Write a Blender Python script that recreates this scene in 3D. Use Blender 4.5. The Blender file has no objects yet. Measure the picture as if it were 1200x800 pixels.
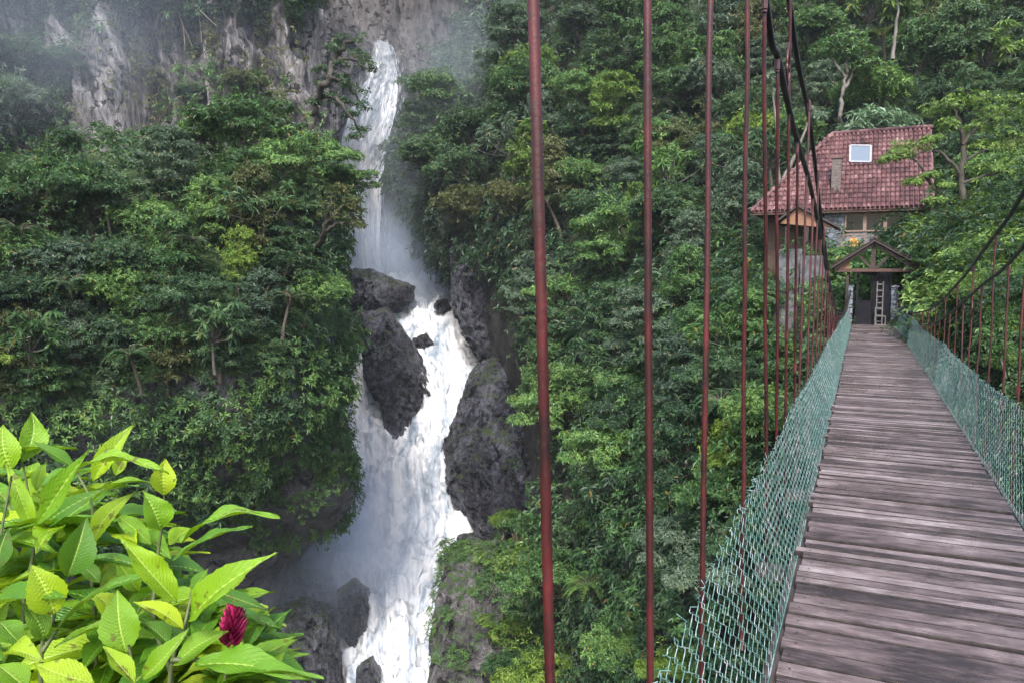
import bpy, math, random
import numpy as np
from mathutils import Vector, Matrix

random.seed(7)
SC = bpy.context.scene
COL = SC.collection
PI = math.pi
# ------------------------------------------------------------------ camera model
F, YAW, PITCH = 900.0, math.radians(24.5), math.atan(77 / 900)
FW = np.array([-math.sin(YAW) * math.cos(PITCH), math.cos(YAW) * math.cos(PITCH), -math.sin(PITCH)])
RT = np.array([math.cos(YAW), math.sin(YAW), 0.0])
UP = np.cross(RT, FW)
EYE = np.array([0.0, 0.0, 1.6])

def P(px, py, D):
    return EYE + D * (FW + (px - 600) / F * RT - (py - 400) / F * UP)

def on(px, py, axis, v):
    r = FW + (px - 600) / F * RT - (py - 400) / F * UP
    return EYE + (v - EYE[axis]) / r[axis] * r

def proj(w):
    w = np.asarray(w, float) - EYE
    d = w @ FW
    return 600 + F * (w @ RT) / d, 400 - F * (w @ UP) / d, d

# ------------------------------------------------------------------ noise (numpy)
def _h(i, j, k, s):
    n = (i * 73856093) ^ (j * 19349663) ^ (k * 83492791) ^ (s * 2654435761)
    n = n & 0x7fffffff
    n = ((n >> 13) ^ n) * 0x27d4eb2d & 0x7fffffff
    n = ((n >> 15) ^ n) * 0x165667b1 & 0x7fffffff
    return ((n >> 7) & 0xffff) / 32767.5 - 1.0

def vnoise(p, s=0):
    p = np.asarray(p, float)
    i = np.floor(p).astype(np.int64); f = p - i
    u = f * f * f * (f * (f * 6 - 15) + 10)
    r = 0
    for a in (0, 1):
        wx = u[..., 0] if a else 1 - u[..., 0]
        for b in (0, 1):
            wy = u[..., 1] if b else 1 - u[..., 1]
            for c in (0, 1):
                wz = u[..., 2] if c else 1 - u[..., 2]
                r = r + wx * wy * wz * _h(i[..., 0] + a, i[..., 1] + b, i[..., 2] + c, s)
    return r

def fbm(p, oct=4, s=0, ridged=False):
    r = 0; a = 1.0; t = 0; p = np.asarray(p, float)
    for o in range(oct):
        n = vnoise(p * 2 ** o + o * 17.3, s + o)
        if ridged: n = 1 - 2 * np.abs(n)
        r = r + a * n; t += a; a *= 0.5
    return r / t

# ------------------------------------------------------------------ mesh helpers
class MB:
    def __init__(s): s.v = []; s.f = []; s.n = 0; s.uv = []
    def add(s, V, Fs, uv=None):
        V = np.asarray(V, float).reshape(-1, 3); Fs = np.asarray(Fs, np.int64)
        s.v.append(V); s.f.append(Fs + s.n); s.n += len(V)
        if uv is not None: s.uv.append(uv)
        return s
    def box(s, lo, hi, M=None, jit=0):
        x0, y0, z0 = lo; x1, y1, z1 = hi
        V = np.array([[x0,y0,z0],[x1,y0,z0],[x1,y1,z0],[x0,y1,z0],[x0,y0,z1],[x1,y0,z1],[x1,y1,z1],[x0,y1,z1]], float)
        if jit: V = V + np.random.default_rng(s.n).normal(0, jit, V.shape)
        if M is not None: V = V @ np.asarray(M.to_3x3()).T + np.asarray(M.translation)
        return s.add(V, [[0,3,2,1],[4,5,6,7],[0,1,5,4],[1,2,6,5],[2,3,7,6],[3,0,4,7]])
    def beam(s, a, b, w, h, upv=(0, 0, 1)):
        a = Vector(a); b = Vector(b); d = b - a; L = d.length; d.normalize()
        sx = d.cross(Vector(upv))
        if sx.length < 1e-4: sx = d.cross(Vector((0, 1, 0)))
        sx.normalize(); sz = sx.cross(d)
        M = Matrix((sx, d, sz)).transposed().to_4x4(); M.translation = a
        return s.box((-w/2, 0, -h/2), (w/2, L, h/2), M)
    def tube(s, pts, r, k=6, caps=True):
        pts = np.asarray(pts, float); n = len(pts)
        r = np.broadcast_to(np.asarray(r, float), (n,))
        T = np.gradient(pts, axis=0); T /= np.linalg.norm(T, axis=1)[:, None] + 1e-12
        ref = np.array([0, 0, 1.0]) if abs(T[0][2]) < .9 else np.array([1.0, 0, 0])
        A = np.cross(T, ref); bad = np.linalg.norm(A, axis=1) < 1e-3
        A[bad] = np.cross(T[bad], [0, 1.0, 0]); A /= np.linalg.norm(A, axis=1)[:, None]
        B = np.cross(T, A)
        th = np.arange(k) * 2 * PI / k
        V = pts[:, None] + r[:, None, None] * (np.cos(th)[None, :, None] * A[:, None] + np.sin(th)[None, :, None] * B[:, None])
        i = np.arange(n - 1)[:, None] * k; j = np.arange(k)[None]; j2 = (j + 1) % k
        Fq = np.stack([i + j, i + k + j, i + k + j2, i + j2], -1).reshape(-1, 4)
        s.add(V.reshape(-1, 3), Fq)
        if caps and k == 6 or k == 8:
            base = s.n - n * k
            for o in (0, (n - 1) * k):
                s.f.append(np.array([[base+o, base+o+1, base+o+2, base+o+3]])); s.f.append(np.array([[base+o, base+o+3, base+o+4, base+o+k-1]]))
        return s
    def build(s, name, mat, parent=None, smooth=False, loc=None):
        V = np.concatenate(s.v)
        me = bpy.data.meshes.new(name)
        fl = [np.asarray(f) for f in s.f]
        nloop = sum(f.size for f in fl); npoly = sum(len(f) for f in fl)
        me.vertices.add(len(V)); me.vertices.foreach_set('co', V.astype(np.float32).ravel())
        me.loops.add(nloop); me.loops.foreach_set('vertex_index', np.concatenate([f.ravel() for f in fl]).astype(np.int32))
        sizes = np.concatenate([np.full(len(f), f.shape[1]) for f in fl])
        me.polygons.add(npoly)
        me.polygons.foreach_set('loop_start', np.concatenate([[0], np.cumsum(sizes)[:-1]]).astype(np.int32))
        me.polygons.foreach_set('use_smooth', np.full(npoly, smooth))
        if s.uv:
            uvv = np.concatenate(s.uv); li = np.concatenate([f.ravel() for f in fl])
            l = me.uv_layers.new(name='UVMap'); l.data.foreach_set('uv', uvv[li].astype(np.float32).ravel())
        me.update(calc_edges=True); me.validate()
        if mat: me.materials.append(mat)
        if name is None: return me
        return link(name, me, parent, loc)

def link(name, me, parent=None, loc=None):
    o = bpy.data.objects.new(name, me); COL.objects.link(o)
    if parent is not None: o.parent = parent
    if loc is not None: o.location = loc
    return o

def tag(o, label=None, cat=None, group=None, kind=None):
    if label: o['label'] = label
    if cat: o['category'] = cat
    if group: o['group'] = group
    if kind: o['kind'] = kind
    return o

def empty(name, loc=(0, 0, 0), **k):
    o = link(name, None); o.location = loc; return tag(o, **k)

def rebase(root, parts):
    """children built in world coordinates: keep them there under an empty standing at the base"""
    for o in parts: o.parent = root; o.matrix_parent_inverse = Matrix.Translation(-Vector(root.location))

# ------------------------------------------------------------------ materials
def mat(name):
    m = bpy.data.materials.new(name); m.use_nodes = True
    nt = m.node_tree; nt.nodes.clear()
    out = nt.nodes.new('ShaderNodeOutputMaterial')
    return m, nt, out

class G:
    def __init__(s, nt): s.nt = nt
    def n(s, t, **kw):
        nd = s.nt.nodes.new('ShaderNode' + t)
        for k, v in kw.items():
            if k.startswith('i_'): 
                key = k[2:]; key = int(key) if key.isdigit() else key.replace('_', ' ')
                s.set(nd.inputs[key], v)
            else: setattr(nd, k, v)
        return nd
    def set(s, inp, v):
        if isinstance(v, bpy.types.NodeSocket): s.nt.links.new(v, inp)
        else: inp.default_value = v
    def noise(s, vec, scale, detail=4, rough=.55, dist=0):
        nd = s.n('TexNoise'); s.set(nd.inputs['Vector'], vec)
        nd.inputs['Scale'].default_value = scale; nd.inputs['Detail'].default_value = detail
        nd.inputs['Roughness'].default_value = rough; nd.inputs['Distortion'].default_value = dist
        return nd.outputs['Fac']
    def ramp(s, fac, stops):
        nd = s.n('ValToRGB'); s.set(nd.inputs[0], fac); e = nd.color_ramp.elements
        while len(e) < len(stops): e.new(0.5)
        for el, (p, c) in zip(e, stops):
            el.position = p; el.color = (*c, 1) if not isinstance(c, (int, float)) else (c, c, c, 1)
        return nd.outputs[0]
    def math(s, op, a, b=0.0, clamp=False):
        nd = s.n('Math', operation=op, use_clamp=clamp); s.set(nd.inputs[0], a); s.set(nd.inputs[1], b); return nd.outputs[0]
    def mix(s, fac, a, b, mode='MIX'):
        nd = s.n('Mix', data_type='RGBA', blend_type=mode)
        s.set(nd.inputs[0], fac)
        for i, v in ((6, a), (7, b)):
            s.set(nd.inputs[i], (*v, 1) if isinstance(v, tuple) and len(v) == 3 else v)
        return nd.outputs[2]
    def mapping(s, vec, scale=(1, 1, 1), rot=(0, 0, 0)):
        nd = s.n('Mapping'); s.set(nd.inputs[0], vec); nd.inputs['Scale'].default_value = scale; nd.inputs['Rotation'].default_value = rot
        return nd.outputs[0]
    def bump(s, h, strength=.5, dist=.1):
        nd = s.n('Bump'); s.set(nd.inputs['Height'], h); nd.inputs['Strength'].default_value = strength; nd.inputs['Distance'].default_value = dist
        return nd.outputs[0]
    def bsdf(s, col, rough=.6, metal=0, normal=None, spec=.5):
        b = s.n('BsdfPrincipled')
        s.set(b.inputs['Base Color'], (*col, 1) if isinstance(col, tuple) and len(col) == 3 else col)
        s.set(b.inputs['Roughness'], rough); b.inputs['Metallic'].default_value = metal
        b.inputs['Specular IOR Level'].default_value = spec
        if normal is not None: s.set(b.inputs['Normal'], normal)
        return b.outputs[0]

def leaf_mat(name, dark, mid, light, transl=.28, rough=.45, objvar=.35):
    m, nt, out = mat(name); g = G(nt)
    geo = g.n('NewGeometry'); oi = g.n('ObjectInfo')
    pos = geo.outputs['Position']
    big = g.noise(pos, .35, 3); fine = geo.outputs['Random Per Island']; med = g.noise(pos, 1.7, 2)
    f = g.math('ADD', g.math('MULTIPLY', fine, .38), g.math('MULTIPLY', big, .5)); f = g.math('ADD', f, g.math('MULTIPLY', g.math('SUBTRACT', med, .38), 1.1))
    f = g.math('ADD', f, g.math('MULTIPLY', oi.outputs['Random'], objvar)); f = g.math('SUBTRACT', f, .22)
    c = g.ramp(f, [(.1, dark), (.5, mid), (.92, light)])
    br = g.math('GREATER_THAN', g.math('FRACT', g.math('MULTIPLY', fine, 37.7)), .985)
    c = g.mix(g.math('MULTIPLY', br, .7), c, (.16, .11, .02))
    b = g.bsdf(c, rough, spec=.3)
    t = g.n('BsdfTranslucent'); g.set(t.inputs[0], g.mix(.6, c, (.12, .2, .015)))
    mx = g.n('MixShader'); mx.inputs[0].default_value = transl
    nt.links.new(b, mx.inputs[1]); nt.links.new(t.outputs[0], mx.inputs[2]); nt.links.new(mx.outputs[0], out.inputs[0])
    return m

def rock_mat(name, c0, c1, c2, moss=.5, wet=.45, scale=1.0, vertical=False, mosscol=(.05, .085, .02)):
    m, nt, out = mat(name); g = G(nt)
    geo = g.n('NewGeometry'); pos = geo.outputs['Position']
    v = g.mapping(pos, (scale, scale, scale * (.13 if vertical else .8)), (.25, .1, 0) if not vertical else (0, 0, 0))
    n1 = g.noise(v, .45, 8, .66, .15 if vertical else .6); n2 = g.noise(v, 3.2, 6, .65, .4)
    vein = g.n('TexNoise', noise_type='RIDGED_MULTIFRACTAL') ; g.set(vein.inputs['Vector'], g.mapping(pos, (scale*.5, scale*.5, scale * .9), (.7, .5, .2))); vein.inputs['Scale'].default_value = .8; vein.inputs['Detail'].default_value = 6; vein.inputs['Distortion'].default_value = .8
    mixf = g.math('ADD', g.math('MULTIPLY', n1, .65), g.math('MULTIPLY', n2, .4))
    c = g.ramp(mixf, [(.42, c0), (.52, c1), (.63, c2)])
    veinf = g.ramp(vein.outputs['Fac'], [(.62, 0.0), (.95, 1.0)])
    c = g.mix(g.math('MULTIPLY', veinf, .5), c, tuple(min(1, x * 1.9 + .05) for x in c2))
    vo = g.n('TexVoronoi', feature='DISTANCE_TO_EDGE'); vo.inputs['Scale'].default_value = .42 if vertical else .36
    wv = g.n('VectorMath', operation='ADD'); g.set(wv.inputs[0], g.mapping(pos, (scale, scale, scale * (.16 if vertical else .55)), (0, 0, 0) if vertical else (.5, .35, .6)))
    nv = g.n('TexNoise'); g.set(nv.inputs['Vector'], pos); nv.inputs['Scale'].default_value = .5; nv.inputs['Detail'].default_value = 5
    wm = g.n('VectorMath', operation='SCALE'); g.set(wm.inputs[0], nv.outputs['Color']); wm.inputs['Scale'].default_value = 2.6; g.set(wv.inputs[1], wm.outputs[0]); g.set(vo.inputs['Vector'], wv.outputs[0])
    crack = g.ramp(g.math('ADD', vo.outputs['Distance'], g.math('MULTIPLY', g.math('SUBTRACT', g.noise(pos, .9, 5, .7), .47), .45)), [(.0, 0.0), (.045, 1.0)])
    c = g.mix(crack, tuple(x * .5 for x in c0), c)
    nz = g.n('SeparateXYZ'); g.set(nz.inputs[0], geo.outputs['Normal'])
    mf = g.math('ADD', g.math('MULTIPLY', nz.outputs[2], .5), g.noise(pos, .5, 6, .7))
    mf = g.ramp(mf, [(1.0 - moss * .55, 0.0), (1.12 - moss * .55, 1.0)])
    mc = g.ramp(g.noise(pos, 4, 4), [(.3, tuple(x * .45 for x in mosscol)), (.7, mosscol)])
    c = g.mix(mf, c, mc)
    h = g.math('ADD', n1, g.math('MULTIPLY', n2, .35)); h = g.math('ADD', h, g.math('MULTIPLY', vein.outputs['Fac'], .12)); h = g.math('ADD', h, g.math('MULTIPLY', crack, .35))
    h = g.math('ADD', h, g.math('MULTIPLY', g.noise(pos, 11, 4, .7), .12))
    nr = g.bump(h, 1.0, 1.5 / scale)
    ro = g.mix(mf, g.ramp(n2, [(.3, wet), (.7, min(1, wet + .3))]), (.95, .95, .95))
    b = g.bsdf(c, ro, normal=nr, spec=.5)
    nt.links.new(b, out.inputs[0]); return m

def simple_mat(name, c1, c2, rough=.6, metal=0, nscale=8, stretch=(1, 1, 1), bump=.2, bdist=.01, island=0, lo=.35, hi=.65, spec=.5):
    m, nt, out = mat(name); g = G(nt); geo = g.n('NewGeometry')
    n = g.noise(g.mapping(geo.outputs['Position'], stretch), nscale, 6, .65)
    f = n if not island else g.math('ADD', n, g.math('MULTIPLY', g.math('SUBTRACT', geo.outputs['Random Per Island'], .5), island))
    c = g.ramp(f, [(lo, c1), (hi, c2)])
    nt.links.new(g.bsdf(c, rough, metal, g.bump(n, bump, bdist), spec), out.inputs[0]); return m

M = {}
M['leaf_deep'] = leaf_mat('leaf_deep', (.009, .024, .014), (.026, .064, .030), (.09, .165, .062))
M['leaf_green'] = leaf_mat('leaf_green', (.014, .037, .014), (.042, .104, .034), (.145, .26, .065))
M['leaf_yellow'] = leaf_mat('leaf_yellow', (.022, .05, .010), (.068, .135, .02), (.18, .27, .04))
M['leaf_grey'] = leaf_mat('leaf_grey', (.020, .042, .028), (.05, .09, .058), (.12, .17, .11))
M['leaf_olive'] = leaf_mat('leaf_olive', (.022, .032, .012), (.06, .075, .025), (.12, .13, .05))
M['leaf_lime'] = leaf_mat('leaf_lime', (.03, .065, .016), (.085, .16, .035), (.22, .34, .08))
M['leaf_pale'] = leaf_mat('leaf_pale', (.05, .10, .06), (.12, .20, .12), (.24, .34, .22), rough=.35)
M['bark'] = simple_mat('bark', (.035, .028, .022), (.13, .11, .085), .85, nscale=5, stretch=(1, 1, .25), bump=.5, bdist=.03)
M['bark_pale'] = simple_mat('bark_pale', (.055, .052, .045), (.14, .13, .115), .8, nscale=5, stretch=(1, 1, .3), bump=.4, bdist=.02)
M['bark_dark'] = simple_mat('bark_dark', (.012, .012, .010), (.05, .045, .032), .85, nscale=5, stretch=(1, 1, .25), bump=.5, bdist=.03)
M['rock_left'] = rock_mat('rock_left', (.028, .030, .035), (.085, .09, .10), (.18, .19, .205), moss=1.0, wet=.4, scale=1.3, mosscol=(.06, .12, .03))
M['rock_cliff'] = rock_mat('rock_cliff', (.032, .031, .034), (.14, .135, .14), (.36, .35, .36), moss=.3, wet=.6, scale=.8, vertical=True)
M['rock_back'] = rock_mat('rock_back', (.05, .047, .052), (.115, .11, .115), (.20, .19, .195), moss=.25, wet=.6, scale=.45, vertical=True)
M['rock_wet'] = rock_mat('rock_wet', (.010, .011, .016), (.036, .038, .052), (.13, .135, .17), moss=.25, wet=.12, scale=.7)
M['rock_mossy'] = rock_mat('rock_mossy', (.03, .028, .032), (.10, .095, .105), (.22, .21, .22), moss=.42, wet=.35, scale=.8, mosscol=(.06, .13, .025))
M['soil'] = rock_mat('soil', (.010, .010, .008), (.022, .021, .017), (.045, .042, .033), moss=.6, wet=.8, mosscol=(.03, .055, .015))

# ------------------------------------------------------------------ terrain sheets
def cr(A, n):
    """Catmull-Rom resample along axis 0, n steps per span"""
    A = np.asarray(A, float); R = len(A)
    Q = np.concatenate([2 * A[:1] - A[1:2], A, 2 * A[-1:] - A[-2:-1]])
    out = []
    for i in range(R - 1):
        p0, p1, p2, p3 = Q[i], Q[i+1], Q[i+2], Q[i+3]
        for t in np.arange(n) / n:
            out.append(.5 * (2*p1 + (p2-p0)*t + (2*p0-5*p1+4*p2-p3)*t*t + (3*p1-p0-3*p2+p3)*t**3))
    out.append(A[-1]); return np.array(out)

class Sheet: pass
def sheet(name, rows, nu, nv, m, amp=1.0, sc=.12, stretch=1.0, ridged=False, amp2=.25, seed=1, smooth=True, flip=False, parent=None):
    A = np.array([[P(*c) for c in r] for r in rows])
    A = cr(A, nv); A = np.swapaxes(cr(np.swapaxes(A, 0, 1), nu), 0, 1)
    du = np.gradient(A, axis=1); dv = np.gradient(A, axis=0)
    N = np.cross(dv, du); N /= np.linalg.norm(N, axis=-1)[..., None] + 1e-9
    tocam = EYE - A
    if (N * tocam).sum() < 0: N = -N
    q = A * sc * np.array([1, 1, stretch])
    d = amp * fbm(q, 4, seed, ridged) + amp2 * fbm(A * sc * 6 * np.array([1, 1, stretch]), 3, seed + 9, ridged)
    if ridged: d = d + amp * .8 * np.round(fbm(q * 1.5 + 4, 2, seed + 30) * 5) / 5
    A = A + N * d[..., None]
    du = np.gradient(A, axis=1); dv = np.gradient(A, axis=0)
    N = np.cross(dv, du); N /= np.linalg.norm(N, axis=-1)[..., None] + 1e-9
    if (N * tocam).sum() < 0: N = -N
    r, c = A.shape[:2]
    i = np.arange(r - 1)[:, None] * c; j = np.arange(c - 1)[None]
    Fq = np.stack([i + j, i + j + 1, i + c + j + 1, i + c + j], -1).reshape(-1, 4)
    b = MB().add(A.reshape(-1, 3), Fq)
    o = b.build(name, m, parent, smooth)
    S = Sheet(); S.V = A.reshape(-1, 3); S.N = N.reshape(-1, 3); S.o = o; S.A = A
    S.px, S.py, S.D = proj(S.V)
    e1 = np.linalg.norm(np.gradient(A, axis=1), axis=-1); e2 = np.linalg.norm(np.gradient(A, axis=0), axis=-1)
    S.area = (e1 * e2).reshape(-1)
    return S

def at(S, px, py):
    d = (S.px - px) ** 2 + (S.py - py) ** 2
    k = np.argsort(d)[:6]; k = k[np.argmin(S.D[k])]
    return S.V[k], S.N[k], S.D[k]

def rows_from(cols, add, spec):
    return [[(c + dx, py, D + a) for c, a in zip(cols, add)] for (py, D, dx) in spec]

left_hill = sheet('left_hillside', rows_from([-330, -180, -40, 110, 250, 335, 376, 396, 384, 364], [-9, -6, -3, 0, 2, 4, 7, 10, 20, 36],
    [(330, 84, 0), (250, 62, -10), (205, 50, -12), (225, 43, -8), (290, 41, 0), (360, 38.5, 0), (440, 37.5, 0), (500, 38.5, 10), (552, 40.5, 18), (600, 43, 10), (660, 47, -45), (730, 51, -80), (820, 54, -85), (980, 56, -95)]), 14, 14, M['rock_left'], 2.2, .11, 1, False, .45, 3)
upper_cliff = sheet('upper_cliff', rows_from([-420, -250, -100, 50, 180, 290, 335, 350, 345, 330], [-6, -4, -2, 0, 0, 1, 2, 5, 14, 30],
    [(-160, 90, 0), (-60, 82, 0), (40, 79, 0), (120, 78, 0), (200, 77, 0), (300, 76, 0), (420, 74, 0)]), 34, 34, M['rock_cliff'], 3.6, .2, .16, True, 1.1, 5)
back_cliff = sheet('back_cliff', [[(x, y, D + a) for x, a in zip([230, 330, 395, 440, 475, 520, 580, 660, 780], [6, 7, 9, 8, 2, -3, -7, -9, -9])] for y, D in
    [(-170, 117), (-40, 117), (40, 118), (110, 117), (180, 116), (260, 113), (340, 111), (440, 110)]], 22, 26, M['rock_back'], 3.0, .13, .35, True, .8, 8)
low_cliff = sheet('gorge_wall', [[(x + dx, y, D + a) for x, a in zip([-400, -200, -20, 110, 215, 300, 350, 365], [-10, -8, -5, -2, 0, 3, 7, 24])] for y, D, dx in
    [(470, 74, 10), (540, 70, 20), (600, 66, 5), (660, 62, 25), (720, 59, 48), (790, 57, 52), (900, 52, 40), (1050, 48, 40)]], 26, 24, M['rock_wet'], 2.2, .17, .55, True, .8, 11)
RH = [
 (-170, [490, 570, 630, 680, 800, 920, 1040, 1200, 1420], [135, 118, 112, 106, 102, 98, 95, 90, 82]),
 (-20,  [490, 565, 620, 690, 800, 920, 1040, 1200, 1420], [130, 112, 103, 95, 90, 86, 82, 76, 66]),
 (100,  [455, 515, 575, 680, 800, 920, 1040, 1200, 1420], [128, 108, 95, 84, 76, 70, 66, 60, 50]),
 (200,  [430, 468, 565, 690, 800, 920, 1040, 1200, 1420], [124, 103, 86, 73, 65, 58, 54, 46, 36]),
 (270,  [455, 500, 590, 700, 800, 920, 1040, 1200, 1420], [118, 98, 78, 65, 56, 48, 46, 33, 26]),
 (312,  [505, 535, 610, 705, 800, 920, 1040, 1200, 1420], [112, 93, 73, 60, 51, 41, 36, 24, 19]),
 (345,  [525, 552, 615, 708, 800, 920, 1030, 1200, 1420], [108, 90, 70, 57, 48, 36, 28.5, 20, 16]),
 (392,  [530, 560, 620, 710, 800, 910, 1020, 1180, 1420], [104, 87, 66, 53, 43, 32, 24.6, 17, 13.5]),
 (500,  [560, 600, 640, 720, 800, 900, 1020, 1180, 1420], [96, 78, 58, 46, 36, 27, 19.5, 15, 12]),
 (620,  [590, 615, 655, 730, 800, 900, 1020, 1180, 1420], [86, 68, 51, 40, 31, 24, 17.5, 14, 11.5]),
 (760,  [600, 625, 665, 740, 810, 900, 1020, 1180, 1420], [72, 58, 45, 35, 27, 21, 16, 13, 11]),
 (980,  [600, 625, 675, 750, 820, 900, 1020, 1180, 1420], [60, 48, 39, 31, 24, 19, 15, 12, 10]),
]
right_hill = sheet('right_hillside', [[(x, y, d) for x, d in zip(xs, ds)] for y, xs, ds in RH], 16, 14, M['soil'], .8, .16, 1, False, .25, 21)
for S, lb in ((left_hill, 'dark forested hillside'), (upper_cliff, 'cliff'), (back_cliff, 'cliff'), (low_cliff, 'gorge wall'), (right_hill, 'hillside')):
    tag(S.o, kind='structure')
# near bank that carries the broadleaf shrub, and the hill mass behind the camera side
bank = MB()
gx, gy = np.meshgrid(np.linspace(-7, -1.0, 40), np.linspace(-6, 1.9, 40))
gz = -.35 - .35 * np.maximum(0, -(gx + 1.6)) * 0 - 1.4 * np.maximum(0, gy - .9) ** 1.3 - .5 * np.maximum(0, gx + 1.6) + .12 * fbm(np.stack([gx, gy, gx * 0], -1) * 1.2, 3, 2)
i = np.arange(39)[:, None] * 40; j = np.arange(39)[None]
bank.add(np.stack([gx, gy, gz], -1).reshape(-1, 3), np.stack([i + j, i + j + 1, i + 41 + j, i + 40 + j], -1).reshape(-1, 4))
tag(bank.build('ground', M['soil'], smooth=True), kind='structure')

# ------------------------------------------------------------------ water
m, nt, out = mat('white_water'); g = G(nt)
geo = g.n('NewGeometry'); pos = geo.outputs['Position']
tc = g.n('TexCoord'); uv = tc.outputs['UV']
s1 = g.noise(g.mapping(uv, (7, 2.2, 1)), 1.6, 5, .6, .4); s2 = g.noise(g.mapping(pos, (1, 1, .7)), .55, 6, .68, .5)
f = g.math('ADD', g.math('MULTIPLY', s1, .6), g.math('MULTIPLY', s2, .45))
wc = g.ramp(f, [(.38, (.14, .19, .25)), (.46, (.36, .42, .49)), (.53, (.66, .69, .73)), (.62, (.76, .78, .80))])
nb = g.bump(g.math('ADD', f, g.math('MULTIPLY', g.noise(pos, 5, 5, .7), .1)), .35, .4)
wb = g.bsdf(wc, .55, normal=nb, spec=.3); wt = g.n('BsdfTranslucent'); g.set(wt.inputs[0], wc); wm_ = g.n('MixShader'); wm_.inputs[0].default_value = .2
nt.links.new(wb, wm_.inputs[1]); nt.links.new(wt.outputs[0], wm_.inputs[2]); nt.links.new(wm_.outputs[0], out.inputs[0]); M['water'] = m

m, nt, out = mat('foam'); g = G(nt); geo = g.n('NewGeometry')
fc = g.ramp(g.noise(geo.outputs['Position'], .9, 3, .5), [(.35, (.44, .50, .56)), (.6, (.66, .69, .72))])
ft = g.n('BsdfTranslucent'); g.set(ft.inputs[0], fc); fmx = g.n('MixShader'); fmx.inputs[0].default_value = .45
nt.links.new(g.bsdf(fc, .7, spec=.1), fmx.inputs[1]); nt.links.new(ft.outputs[0], fmx.inputs[2]); nt.links.new(fmx.outputs[0], out.inputs[0]); M['foam'] = m
def water(name, spec, nu, nv, amp, seed, stretchz=.4, bulge=1.0, parent=None):
    rows = []
    for (py, l, r, D) in spec:
        rows.append([P(l + (r - l) * t, py, D - bulge * math.sin(PI * t) * (r - l) * D / 900 * .12) for t in np.linspace(0, 1, 7)])
    A = cr(np.array(rows), nv); A = np.swapaxes(cr(np.swapaxes(A, 0, 1), nu), 0, 1)
    du = np.gradient(A, axis=1); dv = np.gradient(A, axis=0); N = np.cross(dv, du); N /= np.linalg.norm(N, axis=-1)[..., None] + 1e-9
    if (N * (EYE - A)).sum() < 0: N = -N
    q = A * np.array([1, 1, stretchz])
    d = amp * 1.3 * fbm(q * .45, 5, seed) + amp * .3 * fbm(q * 1.3, 4, seed + 5, True) + amp * .2 * fbm(A * 4, 3, seed + 7)
    A = A + N * d[..., None] + np.array([0, 0, 1]) * (amp * .4 * fbm(A * 1.1, 3, seed + 3))[..., None]
    r_, c_ = A.shape[:2]
    i = np.arange(r_ - 1)[:, None] * c_; j = np.arange(c_ - 1)[None]
    u, v = np.meshgrid(np.linspace(0, 1, c_), np.linspace(0, r_ / c_, r_))
    b = MB().add(A.reshape(-1, 3), np.stack([i + j, i + j + 1, i + c_ + j + 1, i + c_ + j], -1).reshape(-1, 4), np.stack([u, v], -1).reshape(-1, 2))
    o = b.build(name, M['water'], parent, True); tag(o, kind='structure')
    rg = np.random.default_rng(seed); n = 4500 if name == 'river' else 9000; fb = MB()
    ri = rg.uniform(0, r_ - 2.01, n); ci = (c_ - 1) * (.5 + .5 * np.clip(rg.normal(0, .5, n), -1, 1))
    ci = np.clip(ci, 0, c_ - 1.01); a0, b0 = ri.astype(int), ci.astype(int); fa, fb_ = (ri - a0)[:, None], (ci - b0)[:, None]
    p = (A[a0, b0] * (1 - fa) + A[a0 + 1, b0] * fa) * (1 - fb_) + fb_ * (A[a0, b0 + 1] * (1 - fa) + A[a0 + 1, b0 + 1] * fa)
    fl = A[np.minimum(a0 + 2, r_ - 1), b0] - A[a0, b0]; fl = fl / (np.linalg.norm(fl, axis=-1)[:, None] + 1e-9) + rg.normal(0, .22 if name == 'river' else .07, (n, 3)); fl = fl / np.linalg.norm(fl, axis=-1)[:, None]
    nn = N[a0, b0]; sd_ = np.cross(fl, nn); sd_ /= np.linalg.norm(sd_, axis=-1)[:, None] + 1e-9
    t_ = (ri / r_)[:, None]
    cl = fbm(p * np.array([1, 1, stretchz]) * .9, 3, seed + 60)[:, None]
    outv = np.abs(rg.normal(0, 1, (n, 1))) * .5 * (.08 + .35 * np.maximum(0, cl + .15)) * (1.2 if name == 'river' else .9)
    spread = (rg.normal(0, 1, (n, 1)) * (.15 + (1.7 * t_ if name != 'river' else .12)))
    p = p + nn * outv + sd_ * spread
    L_ = rg.lognormal(-.75, .5, (n, 1)) * (1.0 if name == 'river' else 2.2); w_ = L_ * rg.uniform(.06, .15, (n, 1)) * (1.0 if name == 'river' else .3)
    L_ = np.minimum(L_, 2.4)
    V = np.stack([p - fl * L_ / 2, p + sd_ * w_ / 2, p + nn * w_ / 2, p - sd_ * w_ / 2, p - nn * w_ / 2, p + fl * L_ / 2], 1).reshape(-1, 3)
    q0 = np.arange(n)[:, None] * 6
    fb.add(V, np.concatenate([q0 + np.array([t]) for t in ((0, 1, 2), (0, 2, 3), (0, 3, 4), (0, 4, 1), (5, 2, 1), (5, 3, 2), (5, 4, 3), (5, 1, 4))]))
    fb.build('foam', M['foam'], o, True)
    return A

water('waterfall', [(50, 442, 450, 121), (56, 443, 454, 117), (70, 440, 461, 115), (92, 431, 466, 114), (130, 412, 463, 113), (180, 398, 452, 112), (240, 396, 447, 111), (300, 404, 446, 110), (350, 406, 456, 108)], 14, 22, .7, 40, .12)
water('river', [(322, 400, 520, 110), (345, 440, 560, 106), (368, 440, 560, 101), (392, 420, 570, 96), (420, 402, 580, 91), (455, 398, 580, 86), (500, 396, 575, 82), (545, 390, 570, 78), (590, 380, 585, 74), (640, 360, 590, 70), (690, 370, 560, 66), (750, 370, 540, 61), (830, 370, 540, 56), (930, 370, 540, 50)], 26, 20, 1.5, 50, 1.0, .6)

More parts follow.
